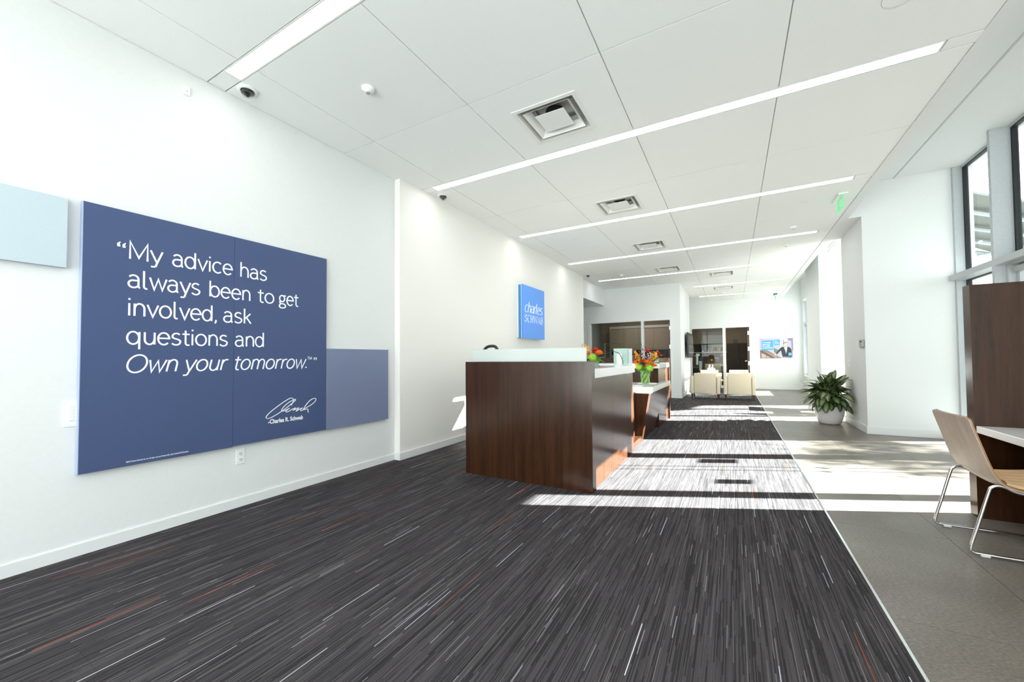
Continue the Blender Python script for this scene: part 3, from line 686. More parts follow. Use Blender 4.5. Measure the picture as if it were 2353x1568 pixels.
# wall devices
t = thing('touch_panel', 'white lighting keypad half hidden behind the quote board', 'switch', (WX, .80, .80))
MB().bbox(WX, WX+.006, .748, .850, .800, .962, .003).build('plate', M['white'], t)
mb = MB(); mb.box(WX+.006, WX+.011, .772, .814, .835, .925); mb.build('keypad', M['trim'], t)
for i in range(2):
    for j in range(4): MB().box(WX+.011, WX+.013, .776+.018*i, .791+.018*i, .842+.02*j, .857+.02*j).build('key', M['white'], t)
MB().box(WX+.011, WX+.0125, .812, .8145, .89, .90).build('status_light', M['exitgreen'], t)
t = thing('power_outlet', 'white double power outlet on the left wall below the quote board', 'outlet', (WX, 1.74, .345))
MB().bbox(WX, WX+.006, 1.708, 1.775, .348, .470, .003).build('plate', M['white'], t)
for z in (.385, .432):
    s_ = MB().bbox(WX+.006, WX+.0085, 1.726, 1.757, z-.016, z+.016, .003).build('socket', M['trim'], t)
    MB().box(WX+.0085, WX+.009, 1.734, 1.737, z-.002, z+.007).box(WX+.0085, WX+.009, 1.746, 1.749, z-.002, z+.007).box(WX+.0085, WX+.009, 1.740, 1.743, z-.010, z-.006).build('slot', M['dark'], s_)
t = thing('wall_sensor', 'small white wall sensor high on the left wall', 'sensor', (WX, 1.34, 3.2))
MB().bbox(WX, WX+.012, 1.322, 1.362, 3.205, 3.272, .004).build('plate', M['white'], t); MB().box(WX+.012, WX+.0125, 1.340, 1.345, 3.232, 3.238).build('lens', M['dark'], t)

# ------------------------------------------------------------------ logo sign on the feature wall
LX = -3.35
lg = thing('logo_sign', 'bright blue square logo sign on the cream wall', 'sign', (JX, 6.8, 1.575))
MB().box(LX-.02, LX, 6.371, 7.338, 1.576, 2.57).build('face', M['logo'], lg)
MB().box(JX+.035, LX-.026, 6.375, 7.334, 1.58, 2.566).build('side_body', M['logoside'], lg)
MB().box(LX-.026, LX-.02, 6.366, 7.343, 1.571, 2.575).box(JX+.002, JX+.035, 6.38, 7.33, 1.585, 2.56).build('edge_trim', M['white'], lg)
L3 = lambda y, z, h: (LX+h, y, z)
def penserif(t, f): return .007+.015*abs(t.y)**1.3
mb = word('charles', L3, 6.470, 7.245, 2.066, .198, .09, .24, penserif, -.03)
mb.build('lettering', M['letter'], lg)
def penS(t, f): return .0060+(.0135 if t.y*t.x <= .02*abs(t.y) else .002)*abs(t.y)**1.3
for ch_, xs_, zz in (('H', (.12, .68), (0, 1)), ('A', (.04, .76), (0,)), ('W', (.04, .55, 1.06), (1,)), ('B', (.12,), (0, 1))):
    wd_, ss_ = G[ch_]; G[ch_] = (wd_+.06, [[(p[0]+.03, p[1]) for p in q_] for q_ in ss_]+[[(u+.03-.10, z_), (u+.03+.10, z_)] for u in xs_ for z_ in zz])
G['S'] = (.66, G['S'][1]+[[(.545, .80), (.545, .99)], [(.08, .02), (.08, .24)]])
word('SCHWAB', L3, 6.470, 7.250, 1.884, .134, .06, 0, penS, .10).build('lettering', M['letter'], lg)

# ------------------------------------------------------------------ reception desk
rd = thing('reception_desk', 'long dark walnut reception desk with white counters', 'reception desk', (-1.8, 5.8, 0))
W_ = M['wood']
MB().box(-2.474, -1.104, 3.398, 3.468, 0, 1.167).build('end_panel', W_, rd)
MB().box(-1.104, -1.098, 3.397, 3.492, 0, 1.167).build('end_panel_edge', W_, rd)
for ya, yb in ((3.470, 4.188), (4.191, 4.868), (4.871, 5.17)): MB().box(-1.17, -1.128, ya, yb, .0, 1.008).build('front_panel', W_, rd)
MB().box(-1.95, -1.17, 5.13, 5.17, 0, 1.008).build('inner_panel', W_, rd)
MB().box(-1.29, -1.25, 5.17, 5.90, .0, .70).build('recess_panel', W_, rd)
MB().box(-1.25, -1.165, 5.17, 5.88, .0, .07).build('plinth', W_, rd)
MB().bbox(-2.47, -1.108, 3.470, 5.215, 1.010, 1.098, .003, 1).build('counter_high', M['quartz'], rd)
MB().bbox(-1.95, -1.038, 5.86, 7.95, .680, .762, .003, 1).build('counter_low', M['quartz'], rd)
MB().prism([(-1.056, .679), (-1.168, 0), (-1.29, 0), (-1.29, .679)], 5.862, 5.902, 'y').build('tapered_side', W_, rd)
MB().prism([(-1.056, .679), (-1.168, 0), (-1.19, 0), (-1.078, .679)], 5.903, 8.26, 'y').build('slanted_front', W_, rd)
MB().bbox(-2.47, -1.102, 7.10, 8.25, 1.010, 1.092, .003, 1).build('counter_high', M['quartz'], rd, label='far high white counter')
MB().box(-2.44, -1.125, 7.14, 8.25, .0, 1.008).build('end_cabinet', W_, rd)
MB().box(-2.47, -1.098, 8.262, 8.345, 0, 1.19).build('end_panel', W_, rd)
MB().box(-2.47, -2.43, 3.47, 8.25, 0, .70).build('back_panel', W_, rd)
MB().box(-2.43, -1.3, 5.2, 7.1, .70, .735).build('work_surface', M['laminate'], rd)
t = thing('glass_screen', 'long frosted glass screen along the top of the reception desk', 'screen', (-1.78, 3.44, 1.167))
MB().box(-2.417, -1.158, 3.436, 3.446, 1.168, 1.294).build('glass', M['frost'], t)
MB().box(-2.419, -2.417, 3.436, 3.446, 1.168, 1.296).box(-1.158, -1.156, 3.436, 3.446, 1.168, 1.296).box(-2.417, -1.158, 3.436, 3.446, 1.294, 1.2955).build('polished_edge', M['aqua'], t)
t = thing('glass_divider', 'aqua frosted glass divider standing on the white counter', 'screen', (-1.2, 5.1, 1.098))
MB().box(-1.36, -1.175, 5.14, 5.150, 1.099, 1.318).build('glass', M['aqua'], t)
MB().box(-1.36, -1.08, 5.50, 5.51, .78, 1.335).build('glass', M['frost'], t) if False else MB().box(-1.17, -1.125, 5.141, 5.151, 1.099, 1.314).build('glass', M['frost'], t)
t = thing('desk_phone', 'black desk phone behind the left end of the frosted screen', 'phone', (-2.33, 3.62, 1.098))
MB().prism([(3.56, 1.099), (3.74, 1.099), (3.74, 1.20), (3.70, 1.26), (3.56, 1.14)], -2.44, -2.24, 'x').build('base', M['black'], t)
MB().tube(smooth([(-2.43, 3.68, 1.255), (-2.41, 3.68, 1.31), (-2.36, 3.68, 1.335), (-2.29, 3.68, 1.335), (-2.26, 3.68, 1.315), (-2.25, 3.68, 1.285)], 4), .017, 8).ball((-2.25, 3.68, 1.287), .026).build('handset', M['black'], t, smooth=True)
t = thing('desk_lamp', 'thin black arched lamp on the reception counter', 'lamp', (-1.55, 4.62, 1.098))
MB().lathe([(.05, 0), (.05, .012), (.01, .02)], (-1.42, 4.55, 1.099), 16).build('base', M['black'], t)
MB().tube(smooth([(-1.42, 4.55, 1.11), (-1.37, 4.57, 1.18), (-1.30, 4.6, 1.25), (-1.24, 4.62, 1.272), (-1.17, 4.65, 1.25), (-1.13, 4.66, 1.17), (-1.125, 4.66, 1.12)], 6), .004, 6).build('arm', M['black'], t)
t = thing('card_holder', 'white brochure holder behind the aqua glass divider', 'holder', (-1.25, 5.0, 1.098))
MB().box(-1.30, -1.235, 5.05, 5.07, 1.11, 1.25).build('back', M['paper'], t); MB().box(-1.31, -1.225, 5.03, 5.09, 1.099, 1.11).build('base', M['white'], t)
MB().bbox(-1.42, -1.20, 6.05, 6.35, .763, .767, .001).build('paper_tray', M['paper'], label='white sheet lying on the low counter near the vase', cat='paper')
MB().box(-1.40, -1.12, 6.75, 6.95, .763, .772).build('brochure', M['paper'], label='white brochure at the back of the low counter', cat='brochure')
t = thing('desk_equipment', 'dark computer box behind the near end of the white counter', 'computer', (-1.35, 3.95, 1.098))
MB().bbox(-1.46, -1.30, 4.05, 4.30, 1.099, 1.17, .01).build('case', M['grey'], t); MB().bbox(-1.44, -1.32, 4.06, 4.28, 1.17, 1.19, .005).build('lid', M['black'], t)

# ------------------------------------------------------------------ flowers
def petal_cup(mb, c, r, n, open_, h, tilt=0):
    for i in range(n):
        a = 2*pi*i/n+tilt; d = Vector((cos(a), sin(a), 0)); s_ = Vector((-sin(a), cos(a), 0)); c_ = Vector(c)
        p0 = c_; w2 = r*1.25*pi/n
        p1 = c_+d*r*.75+Vector((0, 0, h*.45)); p2 = c_+d*r*open_+Vector((0, 0, h))
        vs = [p0-s_*w2*.3, p0+s_*w2*.3, p1-s_*w2, p1+s_*w2, p2-s_*w2*.75, p2+s_*w2*.75, p2+d*r*.12+Vector((0, 0, h*.03))]
        mb.add([tuple(v) for v in vs], [(0, 1, 3, 2), (2, 3, 5, 4), (4, 5, 6)])
def rose(parent, c, r, m, name='rose'):
    mb = MB(); petal_cup(mb, c, r*.95, 7, 1.2, r*.45, .3); petal_cup(mb, (c[0], c[1], c[2]+r*.1), r*.8, 6, 1.0, r*.7, .8); petal_cup(mb, (c[0], c[1], c[2]+r*.15), r*.6, 5, .85, r*.85, 0); petal_cup(mb, (c[0], c[1], c[2]+r*.2), r*.4, 4, .7, r*.9, .5)
    mb.ball((c[0], c[1], c[2]+r*.6), r*.33, 6, 4); return mb.build(name, m, parent, smooth=True)
def hydrangea(parent, c, r):
    mb = MB(); rg = random.Random(int(c[0]*1e4))
    mb.ball(c, r*.78, 8, 6)
    for i in range(46):
        z = 1-2*(i+.5)/46; a = i*2.4; q = math.sqrt(1-z*z); d = Vector((q*cos(a), q*sin(a), z)); p = Vector(c)+d*r*.86
        t1 = d.cross(Vector((0, .1, 1))).normalized(); t2 = d.cross(t1); e = r*.24
        vs = [p+d*e*.2]
        for k_ in range(8):
            aa = k_*pi/4; rr = e*(1.15 if k_ % 2 else .55); vs.append(p+(t1*cos(aa)+t2*sin(aa))*rr+d*e*(.35 if k_ % 2 else 0))
        mb.add([tuple(v) for v in vs], [(0, 1+k_, 1+(k_+1) % 8) for k_ in range(8)])
    return mb.build('hydrangea', M['lime'], parent)
def spray(parent, base_, tip, n, r, m, name='orchid_spray'):
    mb = MB(); b = Vector(base_); t = Vector(tip); rg = random.Random(n*7+int(b.x*999)); mb.tube([b, (b+t)/2+Vector((.005, 0, .01)), t], .0015, 5)
    for i in range(n):
        c = b.lerp(t, .15+.85*i/(n-1))+Vector((rg.uniform(-1, 1), rg.uniform(-1, 1), rg.uniform(-.5, .5)))*r*.9
        nd = Vector((rg.uniform(-1, 1), rg.uniform(-1, 1), rg.uniform(0, 1))).normalized(); u = nd.orthogonal().normalized(); v = nd.cross(u)
        for k_ in range(5):
            a = 2*pi*k_/5; d = u*cos(a)+v*sin(a); s_ = nd.cross(d)
            vs = [c, c+d*r*.55-s_*r*.32+nd*r*.1, c+d*r*1.05+nd*r*.28, c+d*r*.55+s_*r*.32+nd*r*.1]
            mb.add([tuple(q) for q in vs], [(0, 1, 2, 3)])
    return mb.build(name, m, parent)
def sprig(parent, base_, tip, n, r, m, name='dark_sprig'):
    mb = MB(); b = Vector(base_); t = Vector(tip); ax = (t-b).normalized(); u = ax.orthogonal().normalized(); v = ax.cross(u); mb.tube([b, t], .0015, 5)
    for i in range(n):
        c = b.lerp(t, i/(n-1)*.95+.05); a = i*2.3; d = (u*cos(a)+v*sin(a)+ax*.55).normalized(); s_ = ax.cross(d).normalized(); L = r*(1.15-.4*i/n)
        vs = [c, c+d*L*.45-s_*L*.27, c+d*L, c+d*L*.45+s_*L*.27]
        mb.add([tuple(q) for q in vs], [(0, 1, 2, 3)])
    return mb.build(name, m, parent)
def greens(parent, c, r, n, m='stem', name='leaf_bunch'):
    mb = MB(); rg = random.Random(n)
    for i in range(n):
        a = 2*pi*i/n+rg.uniform(-.2, .2); d = Vector((cos(a), sin(a), rg.uniform(-.7, .3))).normalized(); s_ = d.cross(Vector((0, 0, 1))).normalized(); p = Vector(c)
        vs = [p, p+d*r*.5-s_*r*.28+Vector((0, 0, .01)), p+d*r, p+d*r*.5+s_*r*.28+Vector((0, 0, .01))]
        mb.add([tuple(q) for q in vs], [(0, 1, 2, 3)])
    return mb.build(name, M[m], parent)
# main vase on the low counter
vx, vy, vz = -1.245, 6.62, .762
bq = thing('flower_vase', 'tall glass vase of orange, lime and plum flowers on the low counter', 'vase of flowers', (vx, vy, vz))
MB().lathe([(.045, 0.001), (.052, .01), (.075, .12), (.088, .235), (.085, .235), (.072, .12), (.048, .018), (.0, .016)], (vx, vy, vz), 24).build('vase', M['vase'], bq, smooth=True)
mb = MB()
for i in range(9):
    a = i*.75; mb.tube([(vx+.03*cos(a), vy+.03*sin(a), vz+.03), (vx-.05*cos(a+1), vy-.05*sin(a+1), vz+.17), (vx+.05*cos(a), vy+.05*sin(a), vz+.27)], .0045, 5)
mb.build('stems', M['stem'], bq)
mb = MB()
for i in range(5):
    a = i*1.2; p = [(vx+.058*cos(a+q*.5), vy+.058*sin(a+q*.5), vz+.04+q*.045) for q in range(5)]; mb.tube(p, .012, 4)
mb.build('wrapped_leaf', M['lime'], bq)
for dx, dy, dz, r in ((-.085, -.02, .285, .062), (.075, -.03, .275, .068), (.0, .07, .28, .06)): hydrangea(bq, (vx+dx, vy+dy, vz+dz), r)
for dx, dy, dz, r, m in ((-.145, -.02, .335, .05, 'orange'), (.05, -.09, .35, .048, 'orange'), (.15, -.02, .29, .040, 'orange'), (.04, .02, .52, .05, 'red'), (-.03, -.05, .36, .045, 'red'), (.11, .02, .37, .045, 'orange')): rose(bq, (vx+dx, vy+dy, vz+dz), r, M[m])
for tx, ty, tz in ((-.17, -.02, .52), (-.10, -.05, .47), (.15, -.04, .50), (.17, .02, .44), (-.13, .05, .44), (.10, -.06, .42)): spray(bq, (vx+tx*.5, vy+ty*.5, vz+.28), (vx+tx, vy+ty, vz+tz), 8, .040, M['yellow'])
for tx, ty, tz, m in ((-.22, .0, .57, 'plum'), (-.05, 0, .66, 'plum'), (.02, .02, .60, 'plum'), (.13, .02, .58, 'plum'), (-.08, -.02, .55, 'plum'), (.22, .0, .47, 'plum'), (.0, -.08, .52, 'plumlight'), (.07, -.07, .50, 'plumlight'), (-.02, -.09, .46, 'plumlight'), (.11, -.08, .47, 'plumlight'), (-.07, -.09, .50, 'plum'), (-.16, -.03, .50, 'plum'), (.16, -.05, .52, 'plum'), (.04, -.10, .42, 'plum')): sprig(bq, (vx+tx*.25, vy+ty*.25, vz+.28), (vx+tx, vy+ty, vz+tz), 20, .060, M[m], 'dark_sprig' if m == 'plum' else 'pale_sprig')
greens(bq, (vx, vy, vz+.25), .14, 9)
# arrangement in a black pot behind the frosted screen
ax_, ay_, az_ = -1.285, 3.93, 1.098
aq = thing('flower_pot', 'low orange and green flower arrangement behind the frosted glass screen', 'vase of flowers', (ax_, ay_, az_))
MB().lathe([(.045, .001), (.055, .09), (.05, .09), (.04, .02), (0, .018)], (ax_, ay_, az_), 20).build('pot', M['black'], aq, smooth=True)
hydrangea(aq, (ax_+.035, ay_-.03, az_+.105), .048); hydrangea(aq, (ax_-.085, ay_-.03, az_+.10), .05)
rose(aq, (ax_+.085, ay_+.02, az_+.13), .048, M['orange']); rose(aq, (ax_+.055, ay_+.02, az_+.165), .038, M['red']); rose(aq, (ax_-.02, ay_-.04, az_+.13), .035, M['orange'])
sprig(aq, (ax_-.02, ay_, az_+.1), (ax_-.12, ay_, az_+.20), 12, .04, M['plum'])
spray(aq, (ax_, ay_, az_+.1), (ax_-.05, ay_, az_+.245), 7, .028, M['yellow']); spray(aq, (ax_, ay_, az_+.1), (ax_+.0, ay_-.03, az_+.22), 6, .024, M['yellow'])
greens(aq, (ax_+.05, ay_, az_+.09), .11, 9)
# small pot on the far high counter
ax_, ay_, az_ = -1.20, 7.35, 1.092
fq = thing('flower_pot', 'small white pot of orange flowers on the far high counter', 'vase of flowers', (ax_, ay_, az_))
MB().lathe([(.055, .001), (.062, .07), (.057, .07), (.05, .015), (0, .013)], (ax_, ay_, az_), 20).build('pot', M['potwhite'], fq, smooth=True)
hydrangea(fq, (ax_+.01, ay_-.03, az_+.10), .05)
rose(fq, (ax_+.085, ay_, az_+.12), .042, M['red']); rose(fq, (ax_+.04, ay_, az_+.17), .038, M['red']); rose(fq, (ax_-.06, ay_-.01, az_+.10), .035, M['orange'])
spray(fq, (ax_, ay_, az_+.1), (ax_-.08, ay_, az_+.20), 6, .028, M['yellow']); spray(fq, (ax_, ay_, az_+.1), (ax_+.05, ay_, az_+.23), 6, .026, M['orange'])
greens(fq, (ax_, ay_, az_+.06), .14, 11)

# ------------------------------------------------------------------ wood divider, table and sled chair at the right edge
t = thing('wood_divider', 'tall dark walnut divider panel at the right edge of the picture', 'divider', (2.1, 4.28, 0))
MB().box(1.552, 2.70, 4.232, 4.246, 0, 1.724).build('face_panel', W_, t); MB().box(1.552, 2.70, 4.317, 4.331, 0, 1.724).build('rear_panel', W_, t); MB().box(1.548, 1.553, 4.231, 4.332, 0, 1.725).build('edge_band', W_, t); MB().box(1.553, 2.70, 4.246, 4.317, 0, 1.723).build('core', W_, t)
t = thing('meeting_table', 'white table projecting from the walnut divider at the right edge', 'table', (2.1, 3.5, 0))
MB().bbox(1.555, 2.45, 2.95, 4.228, .625, .676, .003, 1).build('tabletop', M['quartz'], t)
MB().box(1.60, 2.40, 3.62, 3.66, 0, .625).build('modesty_panel', W_, t); MB().box(2.30, 2.34, 3.0, 4.2, 0, .62).build('leg_panel', W_, t)
# sled chair, facing +x
ch = thing('sled_chair', 'pale plywood sled-base chair pulled up to the white table', 'chair', (1.5, 3.67, 0))
prof = [(1.232, .822), (1.243, .775), (1.270, .680), (1.298, .580), (1.325, .500), (1.356, .448), (1.400, .420), (1.455, .408), (1.53, .410), (1.60, .418), (1.67, .428), (1.71, .425), (1.73, .412)]
prof = smooth(prof, 3)
def shell(off, inset=0.0, t0=0, t1=1, y0=3.425, y1=3.925):
    """grid of the shell surface: profile points by cross-section stations; corners rounded"""
    rows_ = []
    n = len(prof)
    for i, (x, z) in enumerate(prof):
        f = i/(n-1)
        if f < t0 or f > t1: continue
        a = prof[max(i-1, 0)]; b = prof[min(i+1, n-1)]; d = Vector((b[0]-a[0], b[1]-a[1])).normalized(); nn = Vector((-d.y, d.x))
        e = min(f, 1-f); rc = .05; cut_ = 0
        dist = e*.9
        if dist < rc: cut_ = rc-math.sqrt(max(0, rc*rc-(rc-dist)**2))
        hw = (y1-y0)/2-inset-cut_-.018*max(0, 1-abs(f-.45)/.5)*0; yc = (y0+y1)/2
        row = []
        for j in range(9):
            s_ = -1+2*j/8; bulge = .018*(1-s_*s_)*(1 if f < .5 else .3)
            row.append((x+nn.x*off-bulge*(1 if f < .45 else 0), yc+s_*hw, z+nn.y*off-(bulge if f >= .45 else 0)))
        rows_.append(row)
    return rows_
def shellmesh(ra, rb, nm_, m, parent):
    mb = MB(); n = len(ra); k_ = len(ra[0]); vs = [p for r in ra for p in r]+[p for r in rb for p in r]; fs = []; o = n*k_
    for i in range(n-1):
        for j in range(k_-1):
            fs.append((i*k_+j, i*k_+j+1, (i+1)*k_+j+1, (i+1)*k_+j)); fs.append((o+i*k_+j, o+(i+1)*k_+j, o+(i+1)*k_+j+1, o+i*k_+j+1))
    for i in range(n-1):
        for j in (0, k_-1): fs.append((i*k_+j, (i+1)*k_+j, o+(i+1)*k_+j, o+i*k_+j))
    for j in range(k_-1):
        for i in (0, n-1): fs.append((i*k_+j, i*k_+j+1, o+i*k_+j+1, o+i*k_+j))
    mb.add(vs, fs); return mb.build(nm_, m, parent, smooth=True)
shellmesh(shell(.0), shell(-.006), 'backrest', M['plywood'], ch)
shellmesh(shell(.0003), shell(.0075), 'shell_core', M['plyedge'], ch)
# stitched seat cushion made of ribs
for i in range(6):
    yy0 = 3.445+.0767*i; mb = MB(); rings = []
    pr_ = [p for p in prof if p[0] > 1.37][:-2]
    for (x, z) in pr_: rings.append([(x, yy0+.004, z+.009), (x, yy0+.002, z+.018), (x, yy0+.02, z+.027), (x, yy0+.057, z+.027), (x, yy0+.075, z+.018), (x, yy0+.073, z+.009)])
    mb.rings(rings).build('seat_cushion_rib', M['tanseat'], ch, smooth=True)
for yy in (3.435, 3.912):
    R_ = .0085
    pts = smooth([(1.70, yy, .006+R_), (1.45, yy, .006+R_), (1.262, yy, .006+R_), (1.232, yy, .012+R_), (1.222, yy, .045), (1.255, yy, .18), (1.305, yy, .385), (1.318, yy, .415), (1.342, yy, .428), (1.375, yy, .422), (1.43, yy, .397), (1.55, yy, .392), (1.66, yy, .40)], 5)
    MB().tube(pts, R_, 10).build('sled_frame', M['chrome'], ch, smooth=True)
    MB().bbox(1.26, 1.30, yy-.012, yy+.012, 0.0005, .014, .003, 1).build('glide', M['rubber'], ch)
MB().tube([(1.70, 3.435, .0145), (1.72, 3.5, .0145), (1.72, 3.85, .0145), (1.70, 3.912, .0145)], .0085, 8).tube([(1.45, 3.435, .392), (1.45, 3.912, .392)], .008, 8).build('cross_bar', M['chrome'], ch, smooth=True)

# ------------------------------------------------------------------ lounge armchairs
def armchair(x0, x1, y0, label):
    """seen from behind: back at y0, faces +y"""
    t = thing('armchair', label, 'armchair', ((x0+x1)/2, y0+.35, 0), 'cream lounge armchairs around the low table')
    a = .09; yb = y0+.72
    MB().bbox(x0+a+.004, x1-a-.004, y0+.012, y0+.15, .155, .738, .022).build('backrest', M['cream'], t, smooth=True)
    for xa in (x0, x1-a): MB().bbox(xa, xa+a, y0, yb, .155, .637, .02).build('armrest', M['cream'], t, smooth=True)
    MB().bbox(x0+a+.004, x1-a-.004, y0+.15, yb, .155, .33, .015).build('seat_base', M['cream'], t, smooth=True)
    MB().bbox(x0+a+.006, x1-a-.006, y0+.15, yb+.01, .33, .46, .03).build('seat_cushion', M['cream'], t, smooth=True)
    for xa in (x0+.05, x1-.05):
        for yy in (y0+.04, yb-.05): MB().rings([[(xa-.014, yy-.014, .0), (xa+.014, yy-.014, 0), (xa+.014, yy+.014, 0), (xa-.014, yy+.014, 0)], [(xa-.024, yy-.024, .156), (xa+.024, yy-.024, .156), (xa+.024, yy+.024, .156), (xa-.024, yy+.024, .156)]]).build('leg', M['leg'], t)
    return t
armchair(-1.09, -.33, 12.40, 'cream armchair seen from behind, left of the near pair')
armchair(-.245, .517, 12.40, 'cream armchair seen from behind, right of the near pair')
def armchair_front(x0, x1, y1, label):
    t = armchair(x0, x1, y1, label); t.rotation_euler = (0, 0, pi)
    t.location = ((x0+x1)/2, y1-.35, 0); return t
armchair_front(-1.12, -.36, 15.75, 'far cream armchair facing us, behind the left near chair')
armchair_front(-.22, .54, 15.75, 'far cream armchair facing us, behind the right near chair')
t = thing('visitor_chair', 'pale visitor chair inside the far office window', 'chair', (-.75, 18.0, 0))
MB().bbox(-1.0, -.42, 17.75, 17.82, .45, .93, .02).build('backrest', M['cream'], t, smooth=True); MB().bbox(-1.0, -.42, 17.82, 18.3, .38, .47, .02).build('seat', M['cream'], t, smooth=True)
for xx in (-.97, -.45):
    for yy in (17.79, 18.25): MB().tube([(xx, yy, 0), (xx, yy, .39)], .014).build('leg', M['leg'], t)
t = thing('side_table', 'small low white table between the lounge armchairs', 'table', (-.5, 14.1, 0))
MB().lathe([(.28, .45), (.28, .48)], (-.55, 14.1, 0), 28).build('tabletop', M['quartz'], t); MB().tube([(-.55, 14.1, .02), (-.55, 14.1, .45)], .03).build('column', M['chrome'], t); MB().lathe([(.18, 0), (.18, .015), (.03, .025)], (-.55, 14.1, .001), 24).build('base', M['chrome'], t)
t = thing('orchid_vase', 'white orchids in a white vase on the low table', 'vase of flowers', (-.62, 14.1, .48))
MB().lathe([(.04, .002), (.07, .06), (.05, .17), (.045, .17), (.06, .06), (0, .02)], (-.62, 14.1, .48), 16).build('vase', M['potwhite'], t, smooth=True)
for i in range(6):
    a = i*1.05; spray(t, (-.62, 14.1, .64), (-.62+.09*cos(a), 14.1+.05*sin(a), .80+.10*((i*7) % 3)/2), 8, .042, M['orchid'])
# two side chairs and a small table behind the plant, in the second window bay
def padchair(x, y, label):
    t = thing('side_chair', label, 'chair', (x, y, 0), 'chairs in the second window bay')
    MB().bbox(x-.24, x+.24, y, y+.035, .45, .84, .015).build('backrest', M['cream'], t, smooth=True); MB().bbox(x-.24, x+.24, y+.03, y+.48, .41, .46, .015).build('seat', M['cream'], t, smooth=True)
    for sx in (-.23, .23): MB().tube([(x+sx, y+.46, .01), (x+sx, y, .01), (x+sx, y+.08, .41), (x+sx, y+.44, .41)], .009).build('sled_frame', M['chrome'], t)
padchair(1.86, 10.35, 'cream side chair behind the plant, left of two'); padchair(2.42, 10.35, 'cream side chair behind the plant, right of two')
t = thing('meeting_table', 'white meeting table in the second window bay behind the plant', 'table', (2.2, 11.3, 0))
MB().bbox(1.75, 2.65, 10.95, 11.7, .70, .74, .003, 1).build('tabletop', M['quartz'], t); MB().box(2.15, 2.25, 11.1, 11.5, 0, .70).build('pedestal', W_, t)

# television on the return wall
t = thing('television', 'slim black television mounted on the side wall near the lounge', 'television', (PX, 14.4, 1.18))
MB().bbox(PX+.06, PX+.11, 13.52, 15.18, 1.185, 1.985, .006, 1).build('casing', M['black'], t); MB().box(PX+.11, PX+.113, 13.55, 15.15, 1.22, 1.955).build('screen', M['screen'], t); MB().box(PX, PX+.06, 14.1, 14.6, 1.4, 1.8).build('bracket', M['grey'], t)
t = thing('power_outlet', 'white power outlet low on the side wall beside the armchairs', 'outlet', (PX, 13.2, .35))
MB().bbox(PX, PX+.008, 13.2, 13.28, .36, .48, .003).build('plate', M['white'], t)

# ------------------------------------------------------------------ far wall poster
ps = thing('wall_poster', 'advertising poster of a smiling man in a dark cardigan on the far wall', 'poster', (1.38, FY, 1.13))
PY = FY-.03
def pp(u, v): return (.886+.998*u, 1.135+.725*v)      # u right, v up, both 0..1
def flat(name, polys, m, d):
    for po in polys: MB().prism([pp(*p) for p in po], PY-d, PY-d+.0008, 'y').build(name, m, ps)
MB().box(.886, 1.884, PY, FY, 1.135, 1.86).build('panel', mat('poster ground', (.42, .39, .54), .6), ps)
pm = lambda n_, c: mat('poster '+n_, c, .6)
flat('print_pillar', [[(.66, 1), (.82, 1), (.80, .5), (.68, .5)], [(.62, 1), (.645, 1), (.64, .4), (.62, .4)]], pm('pillar', (.80, .79, .86)), .001)
flat('print_shade', [[(.85, .98), (1, .98), (1, .88), (.88, .87)], [(.95, .88), (1, .9), (1, .3), (.96, .4)], [(.70, .92), (.73, .92), (.72, .6), (.70, .6)], [(.0, 1), (.04, 1), (.04, .97), (0, .97)]], pm('stone shade', (.22, .18, .25)), .0018)
flat('print_rail', [[(0, .42), (.2, .42), (.66, 0), (0, 0)]], pm('railing brown', (.12, .08, .07)), .001)
flat('print_rail_light', [[(0, .47), (.03, .45), (.52, .02), (.48, .02)], [(.10, .44), (.12, .44), (.60, .02), (.575, .02)], [(.22, .44), (.24, .44), (.67, .04), (.65, .03)]], pm('railing light', (.60, .45, .33)), .0018)
flat('print_crowd', [[(.03, .26), (.12, .22), (.2, .12), (.16, .02), (.03, .02)], [(.22, .12), (.32, .02), (.18, .02)]], pm('crowd', (.45, .34, .30)), .0018)
flat('print_slats', [[(.42, .52), (.56, .42), (.56, .28), (.50, .24), (.42, .30)]], pm('green rail', (.10, .20, .16)), .0018)
flat('print_body', [[(.47, .22), (.52, .20), (.60, .34), (.64, .38), (.66, .20), (.69, .05), (.93, .03), (.97, .12), (.965, .30), (.94, .46), (.90, .54), (.84, .57), (.70, .58), (.63, .53), (.56, .40)]], pm('cardigan', (.015, .016, .025)), .0028)
flat('print_shirt', [[(.72, .575), (.76, .54), (.80, .58), (.83, .56), (.82, .44), (.80, .30), (.79, .22), (.76, .40)]], pm('shirt', (.55, .66, .85)), .0036)
flat('print_hands', [[(.42, .16), (.49, .14), (.49, .20), (.43, .20)]], pm('skin', (.75, .42, .30)), .0036)
flat('print_neck', [[(.735, .62), (.80, .62), (.80, .57), (.765, .54), (.735, .57)]], pm('neck', (.6, .32, .23)), .0040)
flat('print_head', [[(.765+.047*cos(a*pi/8), .705+.095*sin(a*pi/8)) for a in range(16)]], pm('face', (.78, .45, .34)), .0044)
flat('print_hair', [[(.715, .70), (.722, .76), (.745, .805), (.785, .815), (.815, .78), (.813, .76), (.78, .775), (.745, .765), (.735, .72)]], pm('hair', (.10, .055, .03)), .0052)
flat('print_face_detail', [[(.748, .715), (.758, .715), (.758, .708), (.748, .708)], [(.778, .717), (.788, .717), (.788, .710), (.778, .710)]], pm('eye', (.05, .03, .03)), .0058)
flat('print_smile', [[(.752, .660), (.785, .663), (.780, .650), (.760, .647)]], pm('smile', (.9, .85, .82)), .0058)
flat('blue_box', [[(.05, .90), (.40, .91), (.41, .43), (.05, .41)], [(.42, .92), (.615, .93), (.61, .66), (.425, .66)]], M['pbox'], .003)
